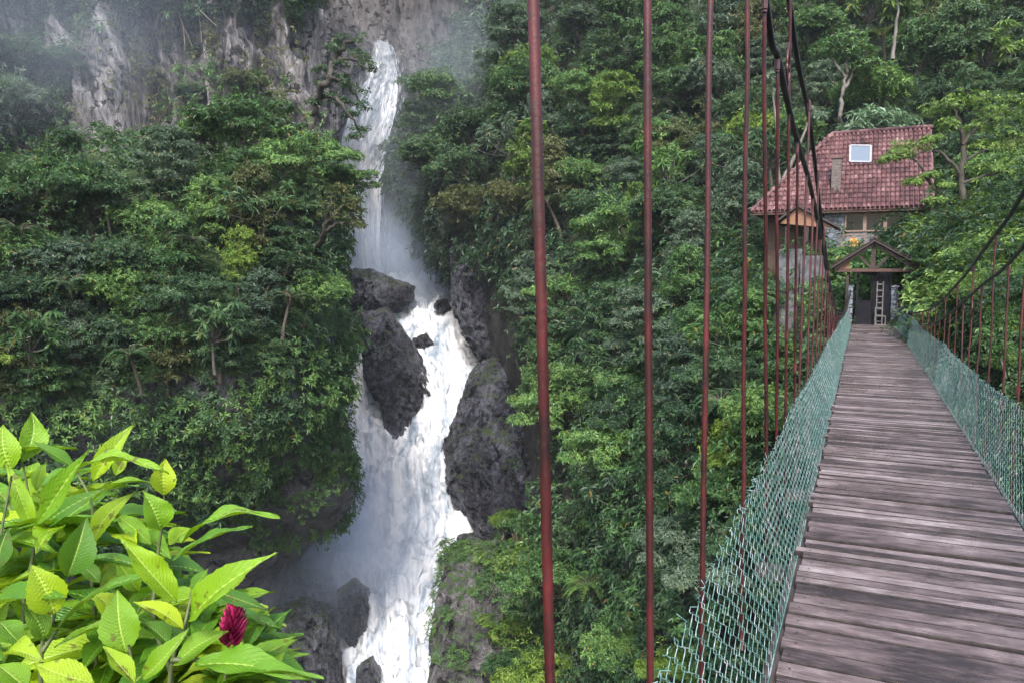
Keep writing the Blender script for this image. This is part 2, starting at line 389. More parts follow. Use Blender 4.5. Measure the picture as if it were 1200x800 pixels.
# ------------------------------------------------------------------ rocks
def rock(name, poly, D, thick, m, label, amp=.6, seed=1, tilt=0.0, n=130):
    poly = np.array(poly, float); c = poly.mean(0)
    Q = np.concatenate([poly, poly[:1]]); dense = np.concatenate([Q[i] + (Q[i+1] - Q[i]) * np.linspace(0, 1, 30)[:, None] for i in range(len(poly))])
    ang = np.arctan2(dense[:, 1] - c[1], dense[:, 0] - c[0]); rad = np.hypot(dense[:, 0] - c[0], dense[:, 1] - c[1])
    o = np.argsort(ang); ang, rad = ang[o], rad[o]
    ang = np.concatenate([ang - 2 * PI, ang, ang + 2 * PI]); rad = np.tile(rad, 3)
    th = np.linspace(-PI, PI, n * 2, endpoint=False); ph = np.linspace(0, PI, n)
    T, Ph = np.meshgrid(th, ph)
    R = np.interp(T, ang, rad) * np.sin(Ph) ** .75
    dep = -np.sign(np.cos(Ph)) * np.abs(np.cos(Ph)) ** 1.1 * thick
    pxs = c[0] + R * np.cos(T); pys = c[1] + R * np.sin(T)
    Dd = D + dep + tilt * (c[1] - pys) / 100
    X = EYE + D * (FW + ((pxs - 600) / F)[..., None] * RT - ((pys - 400) / F)[..., None] * UP) + FW * (Dd - D)[..., None]
    ctr = P(c[0], c[1], D); dr = X - ctr; L = np.linalg.norm(dr, axis=-1)[..., None] + 1e-6
    sc = 1.6 / max(2.0, thick)
    dn = amp * (fbm(X * sc * .8, 4, seed, True) * .8 + .4 * fbm(X * sc * 4, 5, seed + 4, True) - .75)
    # facets: quantised cellular steps
    dn = dn + amp * .95 * np.round(fbm(X * sc * np.array([1.1, 1.1, .7]) + 9, 2, seed + 8) * 4) / 4
    X = X + dr / L * dn[..., None] * np.minimum(1, L / 1.0)
    r_, c_ = X.shape[:2]
    i = np.arange(r_ - 1)[:, None] * c_; j = np.arange(c_)[None]; j2 = (j + 1) % c_
    b = MB().add(X.reshape(-1, 3), np.stack([i + j, i + j2, i + c_ + j2, i + c_ + j], -1).reshape(-1, 4))
    ob = b.build(name, m, smooth=False); tag(ob, label, 'rock', 'wet rocks in the gorge')
    S = Sheet(); S.V = X.reshape(-1, 3); S.N = (dr / L).reshape(-1, 3); S.px, S.py, S.D = proj(S.V)
    S.area = (np.linalg.norm(np.gradient(X, axis=1), axis=-1) * np.linalg.norm(np.gradient(X, axis=0), axis=-1)).reshape(-1)
    fr = ((S.N * (EYE - S.V)).sum(-1) > 0) | (S.N[:, 2] > .3); S.V, S.N, S.px, S.py, S.D, S.area = S.V[fr], S.N[fr], S.px[fr], S.py[fr], S.D[fr], S.area[fr]; return S

rock('boulder', [(400, 322), (415, 314), (440, 318), (462, 326), (488, 336), (484, 352), (466, 368), (452, 366), (428, 372), (405, 372), (396, 345)], 100, 4.5, M['rock_wet'], 'broad dark boulder at the foot of the tall waterfall', .5, 3)
rock('boulder', [(400, 366), (425, 362), (440, 372), (438, 396), (420, 410), (402, 405), (396, 385)], 95, 3, M['rock_wet'], 'dark boulder above the left branch of the rapids', .4, 4)
rock('boulder', [(426, 364), (452, 360), (472, 385), (492, 420), (513, 462), (503, 490), (492, 530), (482, 552), (470, 552), (457, 520), (450, 480), (430, 448), (424, 410)], 86, 5.5, M['rock_wet'], 'tall pointed black rock splitting the rapids in two branches', .75, 5, 2.0)
CR = rock('boulder', [(548, 438), (575, 418), (615, 412), (655, 440), (665, 560), (650, 610), (600, 622), (575, 634), (556, 612), (536, 585), (519, 556), (516, 520), (530, 478)], 77, 8, M['rock_wet'], 'big black shining rock face right of the rapids', .9, 6, 3)
MR = rock('boulder', [(520, 652), (548, 648), (580, 640), (625, 650), (650, 760), (655, 860), (500, 870), (505, 760), (510, 700)], 53, 5, M['rock_mossy'], 'moss covered rock ledge at the bottom beside the river', .7, 7, 2)
rock('stone', [(512, 352), (524, 350), (530, 362), (518, 370), (508, 362)], 99, 1.3, M['rock_wet'], 'small round stone in the upper rapids', .25, 8, n=40)
rock('stone', [(483, 396), (500, 390), (508, 402), (498, 410), (484, 408)], 92, 1.3, M['rock_wet'], 'small stone in the water right of the tall pointed rock', .25, 9, n=40)
rock('stone', [(536, 628), (556, 622), (568, 640), (556, 652), (538, 646)], 69, 1.4, M['rock_wet'], 'small dark stone awash at the right edge of the lower rapids', .25, 10, n=40)
rock('boulder', [(320, 712), (350, 700), (385, 716), (398, 760), (402, 830), (310, 840)], 55, 4, M['rock_wet'], 'dark rounded rock behind the magenta flower', .6, 12)
rock('boulder', [(395, 690), (415, 676), (432, 692), (436, 740), (420, 760), (400, 740)], 62, 2.5, M['rock_wet'], 'dark rock in the spray left of the lower rapids', .4, 13, n=60)
rock('boulder', [(418, 778), (436, 772), (446, 790), (444, 830), (414, 830)], 56, 2, M['rock_wet'], 'low dark stone at the bottom edge of the white water', .3, 14, n=50)
rock('boulder', [(528, 300), (556, 290), (600, 300), (640, 380), (640, 440), (590, 430), (562, 420), (545, 400), (534, 372)], 89, 7, M['rock_wet'], 'overhanging dark rock wall above the upper rapids', .9, 15)
rock('boulder', [(385, 34), (402, 38), (430, 44), (437, 52), (434, 70), (420, 62), (396, 54), (380, 50)], 117, 2.0, M['rock_back'], 'pale rock lip left of the top of the waterfall', .3, 16, n=60)

# ------------------------------------------------------------------ foliage
def nrm(a): return a / (np.linalg.norm(a, axis=-1)[..., None] + 1e-9)

def rosettes(mb, C, N, size, k, rng, lift=.15, droop=.35, wid=.36, twist=.25):
    """k pointed leaves radiating from each C around N; two facets per leaf, folded on the midrib"""
    C = np.asarray(C, float); n = len(C)
    N = nrm(N + rng.normal(0, .28, (n, 3)))
    ref = rng.normal(0, 1, (n, 3)); T1 = nrm(np.cross(N, ref)); T2 = np.cross(N, T1)
    ph = (np.arange(k)[None] + rng.random((n, 1)) + rng.normal(0, .18, (n, k))) * 2 * PI / k
    d = np.cos(ph)[..., None] * T1[:, None] + np.sin(ph)[..., None] * T2[:, None]
    d = nrm(d + N[:, None] * (lift + rng.normal(0, .25, (n, k)))[..., None] + np.array([0, 0, -1.0]) * droop * rng.random((n, k))[..., None])
    L = (np.asarray(size)[:, None] if np.ndim(size) else size) * rng.uniform(.65, 1.15, (n, k))
    side = nrm(np.cross(d, N[:, None] + rng.normal(0, twist, (n, k, 3))))
    nn = np.cross(side, d)
    nn = nn * np.sign((nn * N[:, None]).sum(-1))[..., None]
    L3 = L[..., None]; base = C[:, None] + d * .06 * L3
    mid = C[:, None] + d * .48 * L3; w = wid * L3 * .5
    tip = C[:, None] + d * L3 - nn * .14 * L3
    V = np.stack([base, mid + side * w + nn * .07 * L3, tip, mid - side * w + nn * .07 * L3], 2).reshape(-1, 3)
    q = np.arange(n * k)[:, None] * 4
    mb.add(V, np.concatenate([q + np.array([[0, 1, 2]]), q + np.array([[0, 2, 3]])]))

def fan(rng, n, up=.2):
    v = rng.normal(0, 1, (n, 3)); v = nrm(v); v[:, 2] = np.abs(v[:, 2]) * (1 - up * .5) - up * rng.random(n) * .9
    return nrm(v)

def blobs_crown(mb, centers, radii, per, size, rng, k=6, flat=.75, droop=.35, wid=.36):
    for c, r in zip(centers, radii):
        n = max(6, int(per * r * r)); d = fan(rng, n, .55)
        p = np.asarray(c) + d * np.array([1, 1, flat]) * r * (rng.uniform(.62, 1.08, (n, 1)))
        nn = nrm(d * .7 + np.array([0, 0, .75]))
        rosettes(mb, p, nn, size * rng.uniform(.8, 1.25, n), k, rng, droop=droop, wid=wid)

def tree_proto(form, seed):
    """local frame: base at origin, crown grows up (+Z) and outwards (+Y); crown radius about 2.4 m"""
    rng = np.random.default_rng(seed)
    cm, tm = MB(), MB()
    top = np.array([0, 1.1, 2.3]); cs, rs = [], []
    if form == 'domed':
        for _ in range(26):
            d = fan(rng, 1, .5)[0]; cs.append(top + d * np.array([1.75, 1.75, 1.45]) * rng.uniform(.55, 1)); rs.append(rng.uniform(.55, .95))
    elif form == 'tiered':
        top = np.array([0, 1.0, 2.6])
        for t in range(5):
            z = 1.0 + t * .72; rr = 2.1 * (1 - .13 * t)
            for a in range(7):
                an = a * 2 * PI / 7 + rng.random() * .7 + t; q = rr * rng.uniform(.45, 1)
                cs.append(np.array([math.cos(an) * q, 1.0 + math.sin(an) * q, z + rng.normal(0, .15)])); rs.append(rng.uniform(.45, .8))
    elif form == 'upright':
        top = np.array([0, .8, 3.0])
        for _ in range(26):
            t = rng.random(); an = rng.random() * 2 * PI; q = (1.35 - .75 * t) * rng.uniform(.5, 1)
            cs.append(np.array([math.cos(an) * q, .9 + math.sin(an) * q, .8 + t * 3.9])); rs.append(rng.uniform(.45, .8))
    elif form == 'spreading':
        top = np.array([0, 1.3, 2.2])
        for _ in range(24):
            an = rng.random() * 2 * PI; q = 2.5 * math.sqrt(rng.random())
            cs.append(np.array([math.cos(an) * q, 1.2 + math.sin(an) * q, 2.7 - .14 * q * q + rng.normal(0, .3)])); rs.append(rng.uniform(.5, .85))
    flat = .45 if form in ('tiered', 'spreading') else .8
    blobs_crown(cm, cs, rs, 100, .24, rng, 6, flat)
    # sparse inner leaves so the crown is not hollow
    p = top + rng.normal(0, .8, (160, 3)); rosettes(cm, p, fan(rng, 160), .3, 5, rng)
    z = np.linspace(0, 1, 7)[:, None]
    tr = np.concatenate([z * 0 + .06 * np.sin(z * 5), top[1] * z ** 1.6, (top[2] - .1) * z - .8 * (1 - z)], 1)
    tm.tube(tr, np.linspace(.17, .08, 7), 7)
    for k_ in rng.choice(len(cs), 11, replace=False):
        s0 = tr[rng.integers(3, 6)]; e = np.asarray(cs[k_]); mid = (s0 + e) / 2 + np.array([0, 0, -.2]) + rng.normal(0, .12, 3)
        tm.tube(cr(np.array([s0, mid, e]), 3), np.linspace(.065, .02, 7), 5)
    a = cm.build(None, M['leaf_green']) if False else None
    return cm, tm

def me_of(mb, name, m, smooth=False):
    o = mb.build(name, m, smooth=smooth); me = o.data; bpy.data.objects.remove(o); return me

PROTO = {}
for f_, seeds in (('domed', (1, 2, 5)), ('tiered', (3, 6)), ('upright', (4,)), ('spreading', (7, 8))):
    for s_ in seeds:
        cm, tm = tree_proto(f_, s_)
        PROTO.setdefault(f_, []).append((me_of(cm, 'crown', M['leaf_green']), me_of(tm, 'trunk', M['bark'], True)))
# low shrub proto
SH = []
for s_ in (11, 12, 13):
    rng = np.random.default_rng(s_); cm, tm = MB(), MB()
    cs = [np.array([rng.normal(0, .55), .25 + rng.normal(0, .4), .5 + rng.random() * .7]) for _ in range(11)]
    blobs_crown(cm, cs, [rng.uniform(.35, .55) for _ in cs], 120, .24, rng, 6, .8)
    for c in cs: tm.tube(cr(np.array([[0, 0, -.3], c * .5 + [0, -.05, 0], c]), 3), np.linspace(.035, .012, 7), 5)
    SH.append((me_of(cm, 'crown', M['leaf_green']), me_of(tm, 'trunk', M['bark'], True)))
PROTO['bushy'] = SH
for s_ in (21, 22):
    rng = np.random.default_rng(s_); cm, tm = MB(), MB(); tp = np.array([0, .9, 2.1])
    z = np.linspace(0, 1, 7)[:, None]; tm.tube(np.concatenate([z * 0, .9 * z ** 1.5, 2.9 * z - .8], 1), np.linspace(.13, .09, 7), 7)
    for f_ in range(13):
        an = f_ * 2 * PI / 13 + rng.normal(0, .15); L_ = rng.uniform(1.6, 2.2); rise = rng.uniform(.35, .9)
        t = np.linspace(0, 1, 24)[:, None]; hd = np.array([math.cos(an), math.sin(an), 0])
        q = tp + hd * L_ * t * (1 - .12 * t) + np.array([0, 0, 1]) * (rise * np.sin(t * 2.2) - .9 * t ** 2.4)
        tm.tube(q, np.linspace(.022, .006, 24), 5, caps=False)
        sd = np.array([-math.sin(an), math.cos(an), 0])
        for k_ in range(3, 24):
            for sg in (-1, 1):
                ll = .46 * math.sin(PI * (k_ / 24) ** .7) + .05; d = nrm(sd * sg + hd * .45 + np.array([0, 0, -.25 + rng.normal(0, .08)])); w_ = hd * .035
                b0 = q[k_]; cm.add([b0 - w_, b0 + d * ll * .5 - w_ * 1.3 + [0, 0, .01], b0 + d * ll, b0 + d * ll * .5 + w_ * 1.6, b0 + w_], [[0, 1, 3, 4]]); cm.f.append(np.array([[cm.n - 4, cm.n - 3, cm.n - 2]]))
    PROTO.setdefault('fern', []).append((me_of(cm, 'crown', M['leaf_green']), me_of(tm, 'trunk', M['bark'], True)))
for s_ in (31, 32):
    rng = np.random.default_rng(s_); cm, tm = MB(), MB(); top = np.array([0, 1.0, 2.5])
    z = np.linspace(0, 1, 7)[:, None]; tr = np.concatenate([z * 0, z ** 1.5, 3.0 * z - .8], 1); tm.tube(tr, np.linspace(.12, .06, 7), 7)
    ce = [top + np.array([rng.normal(0, 1.05), rng.normal(0, 1.0), rng.uniform(-.9, .9)]) for _ in range(17)]
    for c in ce: tm.tube(cr(np.array([tr[4], (tr[4] + c) / 2 + [0, 0, -.15], c]), 4), np.linspace(.045, .015, 9), 5)
    C_ = np.concatenate([c + rng.normal(0, .18, (4, 3)) for c in ce]); rosettes(cm, C_, np.tile([0, .45, 1.0], (len(C_), 1)), rng.uniform(.5, .75, len(C_)), 9, rng, lift=.05, droop=.55, wid=.26)
    PROTO.setdefault('bigleaf', []).append((me_of(cm, 'crown', M['leaf_green']), me_of(tm, 'trunk', M['bark_pale'], True)))

TREES = []
TONE = {'leaf_deep': 'dark green', 'leaf_green': 'mid green', 'leaf_yellow': 'yellow-green', 'leaf_grey': 'grey-green', 'leaf_olive': 'olive', 'leaf_pale': 'pale silvery', 'leaf_lime': 'light lime-green'}
def place_tree(S, px, py, form, tone, scale, region, rng, lean=1.0):
    hc = (2.3 if form != 'bushy' else .7) * scale
    v, nn, D = at(S, px, py)
    by = py + hc * F / D * .75
    b, nn, D = at(S, px, by)
    out_ = nn.copy(); out_[2] = 0
    if np.linalg.norm(out_) < .15: out_ = EYE - b; out_[2] = 0
    out_ = out_ / np.linalg.norm(out_)
    rz = math.atan2(out_[1], out_[0]) - PI / 2 + rng.normal(0, .35)
    R_ = 2.7 * scale if form != 'bushy' else 1.3 * scale
    cc = b + out_ * 1.1 * scale + np.array([0, 0, hc])
    if cc[0] - R_ < 1.3 and cc[0] + R_ > -.8 and cc[1] - R_ < 28.5 and cc[2] + R_ > -.4: return None
    if cc[1] - R_ < 41 and abs(cc[0] + .8) < 4.8 + R_ * .6 and 34 < cc[1] < 49 and cc[2] - R_ < 9 and cc[2] + R_ > 2.5 and region != 'U': return None
    pr = PROTO[form][rng.integers(len(PROTO[form]))]
    name = {'bushy': 'bush', 'fern': 'tree_fern'}.get(form, 'tree')
    root = link(name, None); root.location = Vector(b); root.rotation_euler = (rng.normal(0, .05), rng.normal(0, .08), rz)
    sc = scale * rng.uniform(.9, 1.1); root.scale = (sc * rng.uniform(.9, 1.1), sc, sc * rng.uniform(.88, 1.12))
    c = link('crown' if form != 'bushy' else 'foliage', pr[0], root); c.material_slots[0].link = 'OBJECT'; c.material_slots[0].material = M[tone]
    t = link('trunk' if form != 'bushy' else 'stem', pr[1], root)
    cz = b + out_ * (1.1 * scale if form != 'bushy' else 0) + np.array([0, 0, hc])
    qx, qy, qd = proj(cz)
    TREES.append([root, tone, form, name, region, qx, qy, qd]); return root

def inside(x, y, poly):
    c = False; n = len(poly)
    for i in range(n):
        x1, y1 = poly[i]; x2, y2 = poly[(i + 1) % n]
        if (y1 > y) != (y2 > y) and x < (x2 - x1) * (y - y1) / (y2 - y1) + x1: c = not c
    return c

def stand(S, poly, step, tones, forms, sc, region, seed, jitter=.35, size_px=None):
    """sc: metres-scale or callable of D"""
    rng = np.random.default_rng(seed)
    xs = [p[0] for p in poly]; ys = [p[1] for p in poly]
    y = min(ys); r = 0
    while y < max(ys):
        x = min(xs) + (step * .5 if r % 2 else 0)
        while x < max(xs):
            jx, jy = x + rng.normal(0, jitter * step * .6), y + rng.normal(0, jitter * step * .5)
            if inside(jx, jy, poly):
                _, _, D = at(S, jx, jy)
                tone = rng.choice([t[0] for t in tones], p=[t[1] for t in tones]); form = rng.choice(forms)
                s = sc if size_px is None else size_px * D / F / 2.4 * rng.uniform(.8, 1.15)
                place_tree(S, jx, jy, str(form), str(tone), s, region, rng)
            x += step
        y += step * .82; r += 1

MIXL = [('leaf_deep', .38), ('leaf_green', .38), ('leaf_yellow', .07), ('leaf_grey', .1), ('leaf_olive', .07)]
MIXR = [('leaf_deep', .28), ('leaf_green', .36), ('leaf_yellow', .12), ('leaf_grey', .18), ('leaf_olive', .06)]
MIXF = [('leaf_deep', .2), ('leaf_green', .3), ('leaf_yellow', .08), ('leaf_grey', .36), ('leaf_olive', .06)]
# 1 promontory
stand(left_hill, [(-60, 205), (40, 190), (150, 215), (230, 165), (300, 155), (385, 195), (402, 300), (400, 400), (360, 430), (200, 440), (60, 470), (-60, 480)], 60, MIXL, ['domed', 'tiered', 'spreading', 'upright', 'domed'], 1, 'L', 31, size_px=44)
# 2 trees on the upper cliff
stand(upper_cliff, [(-60, -30), (95, -20), (90, 60), (70, 120), (50, 190), (-60, 200)], 62, [('leaf_deep', .45), ('leaf_grey', .45), ('leaf_olive', .1)], ['domed', 'spreading'], 1, 'UL', 32, size_px=46)
stand(upper_cliff, [(230, 90), (300, 80), (340, 130), (330, 190), (250, 190), (215, 150)], 34, [('leaf_deep', .6), ('leaf_olive', .4)], ['domed', 'bushy'], 1, 'UC', 33, size_px=24)
stand(upper_cliff, [(120, -10), (345, -25), (345, 14), (300, 18), (120, 12)], 40, [('leaf_deep', .6), ('leaf_grey', .4)], ['domed', 'spreading'], 1, 'UT', 34, size_px=28)
# 3 right slope
stand(right_hill, [(575, -10), (620, -20), (800, -20), (1000, -20), (1000, 140), (890, 200), (880, 300), (700, 300), (600, 280), (545, 270), (520, 220), (490, 165), (520, 110), (565, 90)], 54, MIXF, ['domed', 'tiered', 'spreading', 'domed', 'upright'], 1, 'R', 35, size_px=40)
stand(right_hill, [(600, 300), (880, 300), (960, 380), (940, 480), (860, 540), (690, 540), (640, 470), (610, 380)], 58, MIXR, ['domed', 'spreading', 'tiered', 'upright'], 1, 'R', 36, size_px=43)
stand(right_hill, [(690, 550), (900, 520), (900, 640), (820, 830), (640, 830), (650, 640)], 64, MIXR, ['domed', 'spreading', 'bushy'], 1, 'R', 37, size_px=46)
stand(right_hill, [(1000, -20), (1240, -20), (1240, 120), (1130, 130), (1000, 130)], 56, MIXF, ['domed', 'tiered', 'spreading', 'upright'], 1, 'H', 38, size_px=42)
stand(right_hill, [(1135, 130), (1250, 120), (1250, 300), (1150, 280), (1135, 230)], 58, MIXR, ['domed', 'spreading'], 1, 'H', 39, size_px=44)
stand(right_hill, [(1082, 300), (1250, 270), (1250, 520), (1180, 460), (1110, 400)], 50, [('leaf_green', .5), ('leaf_lime', .35), ('leaf_deep', .15)], ['domed', 'bushy', 'spreading'], 1, 'B', 40, size_px=36)
# 4 mossy bank beside the river
stand(right_hill, [(575, 570), (640, 560), (650, 830), (590, 830)], 40, [('leaf_green', .5), ('leaf_yellow', .4), ('leaf_deep', .1)], ['bushy', 'domed'], 1, 'M', 41, size_px=26)

rgm = np.random.default_rng(88)
for S_, rg_, pts_ in ((left_hill, 'L', [(90, 330, 'f'), (215, 290, 'f'), (310, 250, 'b'), (160, 415, 'f'), (335, 350, 'f'), (35, 400, 'b'), (250, 390, 'b'), (130, 240, 'b'), (20, 280, 'f')]),
                      (right_hill, 'R', [(655, 240, 'f'), (720, 430, 'b'), (795, 330, 'f'), (850, 470, 'f'), (735, 590, 'b'), (690, 380, 'f'), (905, 190, 'b'), (740, 120, 'f'), (600, 170, 'b'), (830, 80, 'b'), (700, 690, 'f'), (860, 400, 'b'), (790, 210, 'b')]),
                      (right_hill, 'H', [(1040, 50, 'f'), (1150, 60, 'b'), (1165, 240, 'f'), (1010, 20, 'b')]), (right_hill, 'B', [(1120, 350, 'f'), (1170, 400, 'b')])):
    for (a_, b_, t_) in pts_:
        _, _, D_ = at(S_, a_, b_)
        v_ = place_tree(S_, a_, b_, {'f': 'fern', 'b': 'bigleaf'}[t_], str(rgm.choice(['leaf_green', 'leaf_deep', 'leaf_grey'] if rg_ == 'L' else ['leaf_green', 'leaf_deep', 'leaf_lime', 'leaf_pale', 'leaf_grey'])), (34 if rg_ != 'B' else 26) * D_ / F / 2.0, rg_, rgm)
        if v_ is not None: v_.location = v_.location + (Vector(EYE) - v_.location).normalized() * 1.8
for (a_, b_) in [(596, 590), (622, 578), (645, 600), (604, 625), (632, 632), (598, 660), (626, 676), (646, 660), (608, 706), (640, 716), (596, 740), (622, 756), (648, 770), (606, 790), (632, 806), (580, 782)]:
    place_tree(MR, a_, b_, ['bushy', 'domed'][rgm.integers(2)], ['leaf_green', 'leaf_yellow', 'leaf_lime', 'leaf_green'][rgm.integers(4)], 1.1 * rgm.uniform(.8, 1.2), 'M', rgm)
for i_, r_ in enumerate(TREES):
    if r_[4] == 'M' and r_[2] == 'domed': r_[0].scale = r_[0].scale * .55
# undergrowth: one continuous cover nobody could count
def cover(name, S, poly, dens_px, size_px, m, seed, out_amp=.8, k=6, cull=None, droop=.4):
    rng = np.random.default_rng(seed); mb = MB()
    ok = np.array([inside(a, b, poly) for a, b in zip(S.px, S.py)])
    idx = np.nonzero(ok)[0]; ap = (F / S.D[idx]) ** 2 * S.area[idx]
    n = int(ap.sum() / dens_px ** 2)
    ch = rng.choice(idx, n, p=ap / ap.sum())
    e = np.sqrt(S.area[ch])[:, None]
    p = S.V[ch] + rng.uniform(-.9, .9, (n, 3)) * e
    nn = nrm(S.N[ch] + np.array([0, 0, .8]))
    cl = fbm(p * .55, 2, seed)
    keep = cl > (-1 if cull is None else cull)
    keep &= ~((p[:, 0] > -1.0) & (p[:, 0] < 1.65) & (p[:, 1] < 28.6) & (p[:, 2] > -1.3))
    p, nn, cl, D = p[keep], nn[keep], cl[keep], S.D[ch][keep]
    p = p + S.N[ch][keep] * (.1 + np.maximum(0, cl + .35) * out_amp * 1.2 + rng.random(len(p)) * .25)[:, None]
    rosettes(mb, p, nn, size_px * D / F * rng.uniform(.7, 1.3, len(p)), k, rng, droop=droop)
    o = mb.build(name, M[m]); tag(o, kind='stuff'); return o
cover('undergrowth', left_hill, [(-150, 180), (200, 170), (415, 190), (425, 420), (420, 455), (330, 490), (300, 560), (230, 620), (150, 640), (-150, 660)], 7.0, 7.5, 'leaf_deep', 61, 1.2, cull=-.2)
cover('undergrowth', left_hill, [(-150, 380), (60, 380), (300, 400), (425, 380), (420, 450), (340, 500), (290, 560), (200, 580), (-150, 600)], 6.0, 6.5, 'leaf_green', 62, 1.2, cull=-.1)
cover('undergrowth', upper_cliff, [(-200, -60), (130, -40), (360, -60), (350, 20), (140, 18), (98, 60), (85, 200), (85, 260), (-200, 260)], 6.5, 7, 'leaf_deep', 63, 1.5, cull=-.2)
cover('undergrowth', upper_cliff, [(100, 20), (350, 20), (350, 260), (100, 260)], 7, 6, 'leaf_olive', 64, 1.0, cull=.16)
cover('undergrowth', right_hill, [(500, -60), (1350, -60), (1350, 420), (1100, 420), (1060, 330), (900, 250), (900, 420), (640, 420), (560, 290), (540, 210)], 7.5, 7.5, 'leaf_deep', 65, 1.6)
cover('undergrowth', right_hill, [(640, 400), (1100, 400), (1350, 380), (1350, 900), (620, 900), (640, 700), (660, 520)], 9, 9, 'leaf_deep', 66, 1.3)
cover('undergrowth', right_hill, [(640, 300), (1000, 300), (1000, 700), (900, 900), (620, 900), (640, 700), (650, 420)], 13, 9, 'leaf_green', 67, 1.8, cull=.22)
cover('undergrowth', back_cliff, [(520, -60), (700, -60), (700, 300), (560, 330), (500, 160)], 7, 6, 'leaf_grey', 68, 1.6, cull=.2)


cover('moss', MR, [(500, 640), (590, 636), (585, 690), (566, 700), (560, 760), (540, 790), (500, 760)], 4.0, 4.0, 'leaf_green', 69, .3, k=5, cull=.0)
cover('undergrowth', MR, [(575, 600), (680, 600), (680, 880), (575, 880), (590, 700)], 5.0, 6.0, 'leaf_green', 70, .8, cull=-.3)
cover('undergrowth', upper_cliff, [(110, -60), (360, -60), (352, 26), (300, 16), (230, 24), (120, 14)], 4.5, 7, 'leaf_deep', 71, 2.4, cull=-.5)
cover('undergrowth', upper_cliff, [(215, 60), (250, 60), (330, 100), (345, 170), (300, 190), (230, 170), (200, 120)], 6, 6, 'leaf_green', 72, 1.6, cull=.0)
cover('undergrowth', right_hill, [(955, 306), (1110, 306), (1110, 400), (955, 400)], 6, 7, 'leaf_green', 73, .8, cull=-.4)
cover('undergrowth', right_hill, [(455, 150), (500, 120), (560, 110), (560, 300), (540, 330), (490, 280), (455, 220)], 5, 6, 'leaf_grey', 74, 1.2, cull=-.1)
cover('undergrowth', right_hill, [(515, -60), (640, -60), (620, 130), (510, 130)], 5, 6, 'leaf_grey', 75, 1.2, cull=-.3)
cover('undergrowth', right_hill, [(1085, 285), (1300, 250), (1300, 470), (1150, 440), (1085, 370)], 7, 9, 'leaf_lime', 77, 1.0, cull=-.1)
cover('undergrowth', left_hill, [(190, 470), (425, 440), (425, 570), (340, 600), (200, 610)], 5, 4.6, 'leaf_green', 78, .35, cull=.02)
cover('undergrowth', left_hill, [(250, 500), (425, 480), (425, 610), (330, 640), (220, 640)], 5, 4.2, 'leaf_green', 79, .2, cull=.22)
# roots hanging down the cliff
for k_, (x0, y0, x1, y1) in enumerate([(222, -6, 234, 62), (228, -6, 246, 60), (236, 6, 262, 44), (214, 10, 226, 70)]):
    v0 = at(upper_cliff, x0, y0)[0]; v1 = at(upper_cliff, x1, y1)[0]; o_ = -FW * 2.2
    md = (v0 + v1) / 2 + o_ * 1.2 + RT * (.6 if k_ % 2 else -.5)
    tag(MB().tube(cr(np.array([v0 + o_, md, v1 + o_]), 8), np.linspace(.09, .04, 17), 6).build('hanging_root', M['bark'], smooth=True), 'pale root hanging down the upper left cliff, %s' % ['longest of the bundle', 'right of the longest', 'shortest, curving right', 'left one of the bundle', 'alone farther left'][k_], 'root', 'roots hanging down the cliff')

# ------------------------------------------------------------------ hand-built trees
def limb_tree(name, label, limbs, tufts, D, barkm, leafm, seed, size=.3, k=6, per=60, group=None, cat='tree', wid=.36):
    rng = np.random.default_rng(seed); tm, cm = MB(), MB()
    for (pts, r0, r1) in limbs:
        q = np.array([P(a, b, D + c) for a, b, c in pts]); q = cr(q, 5)
        q[1:-1] += rng.normal(0, r0 * .35, q[1:-1].shape)
        tm.tube(q, np.linspace(r0, r1, len(q)), 7)
    for (a, b, c, r) in tufts:
        ctr = P(a, b, D + c)
        blobs_crown(cm, [ctr + rng.normal(0, r * .35, 3) * [1, 1, .4] for _ in range(4)], [r * .75] * 4, per / (r * r) * .35, size, rng, k, .45, wid=wid)
    base = P(*limbs[0][0][0][:2], D + limbs[0][0][0][2])
    root = empty(name, Vector(base), label=label, cat=cat, group=group)
    rebase(root, [tm.build('trunk', M[barkm], smooth=True), cm.build('crown', M[leafm])]); return root

limb_tree('gnarled_tree', 'bent mossy tree leaning out in front of the tall waterfall', [
    ([(352, 190, 4), (362, 165, 0), (364, 140, 0), (370, 115, 0), (385, 92, -1), (392, 72, 0), (402, 55, 0), (414, 44, 1)], .42, .12),
    ([(370, 115, 0), (385, 113, 0), (400, 120, -1), (412, 138, -1), (424, 158, 0)], .2, .06),
    ([(385, 92, -1), (402, 96, 0), (416, 110, 1), (428, 128, 1)], .2, .05),
    ([(392, 72, 0), (410, 70, 0), (428, 80, 0)], .16, .05),
    ([(364, 140, 0), (352, 128, 1), (346, 112, 1)], .14, .05)],
    [(358, 150, 0, .9), (368, 120, 0, .7), (376, 98, 0, .8), (380, 80, 0, .9), (395, 58, 0, 1.0), (410, 46, 0, 1.1), (425, 66, 0, .9), (432, 80, 0, .8), (402, 92, 0, .8), (415, 104, 0, .9), (426, 122, 0, .8),
     (398, 118, 0, .7), (412, 134, 0, .8), (420, 152, 0, .9), (414, 160, 0, .6), (386, 112, 0, .7), (356, 165, 0, 1.1), (352, 176, 0, 1.2), (398, 76, 0, .8)], 58, 'bark_dark', 'leaf_deep', 71, size=.34, per=34)
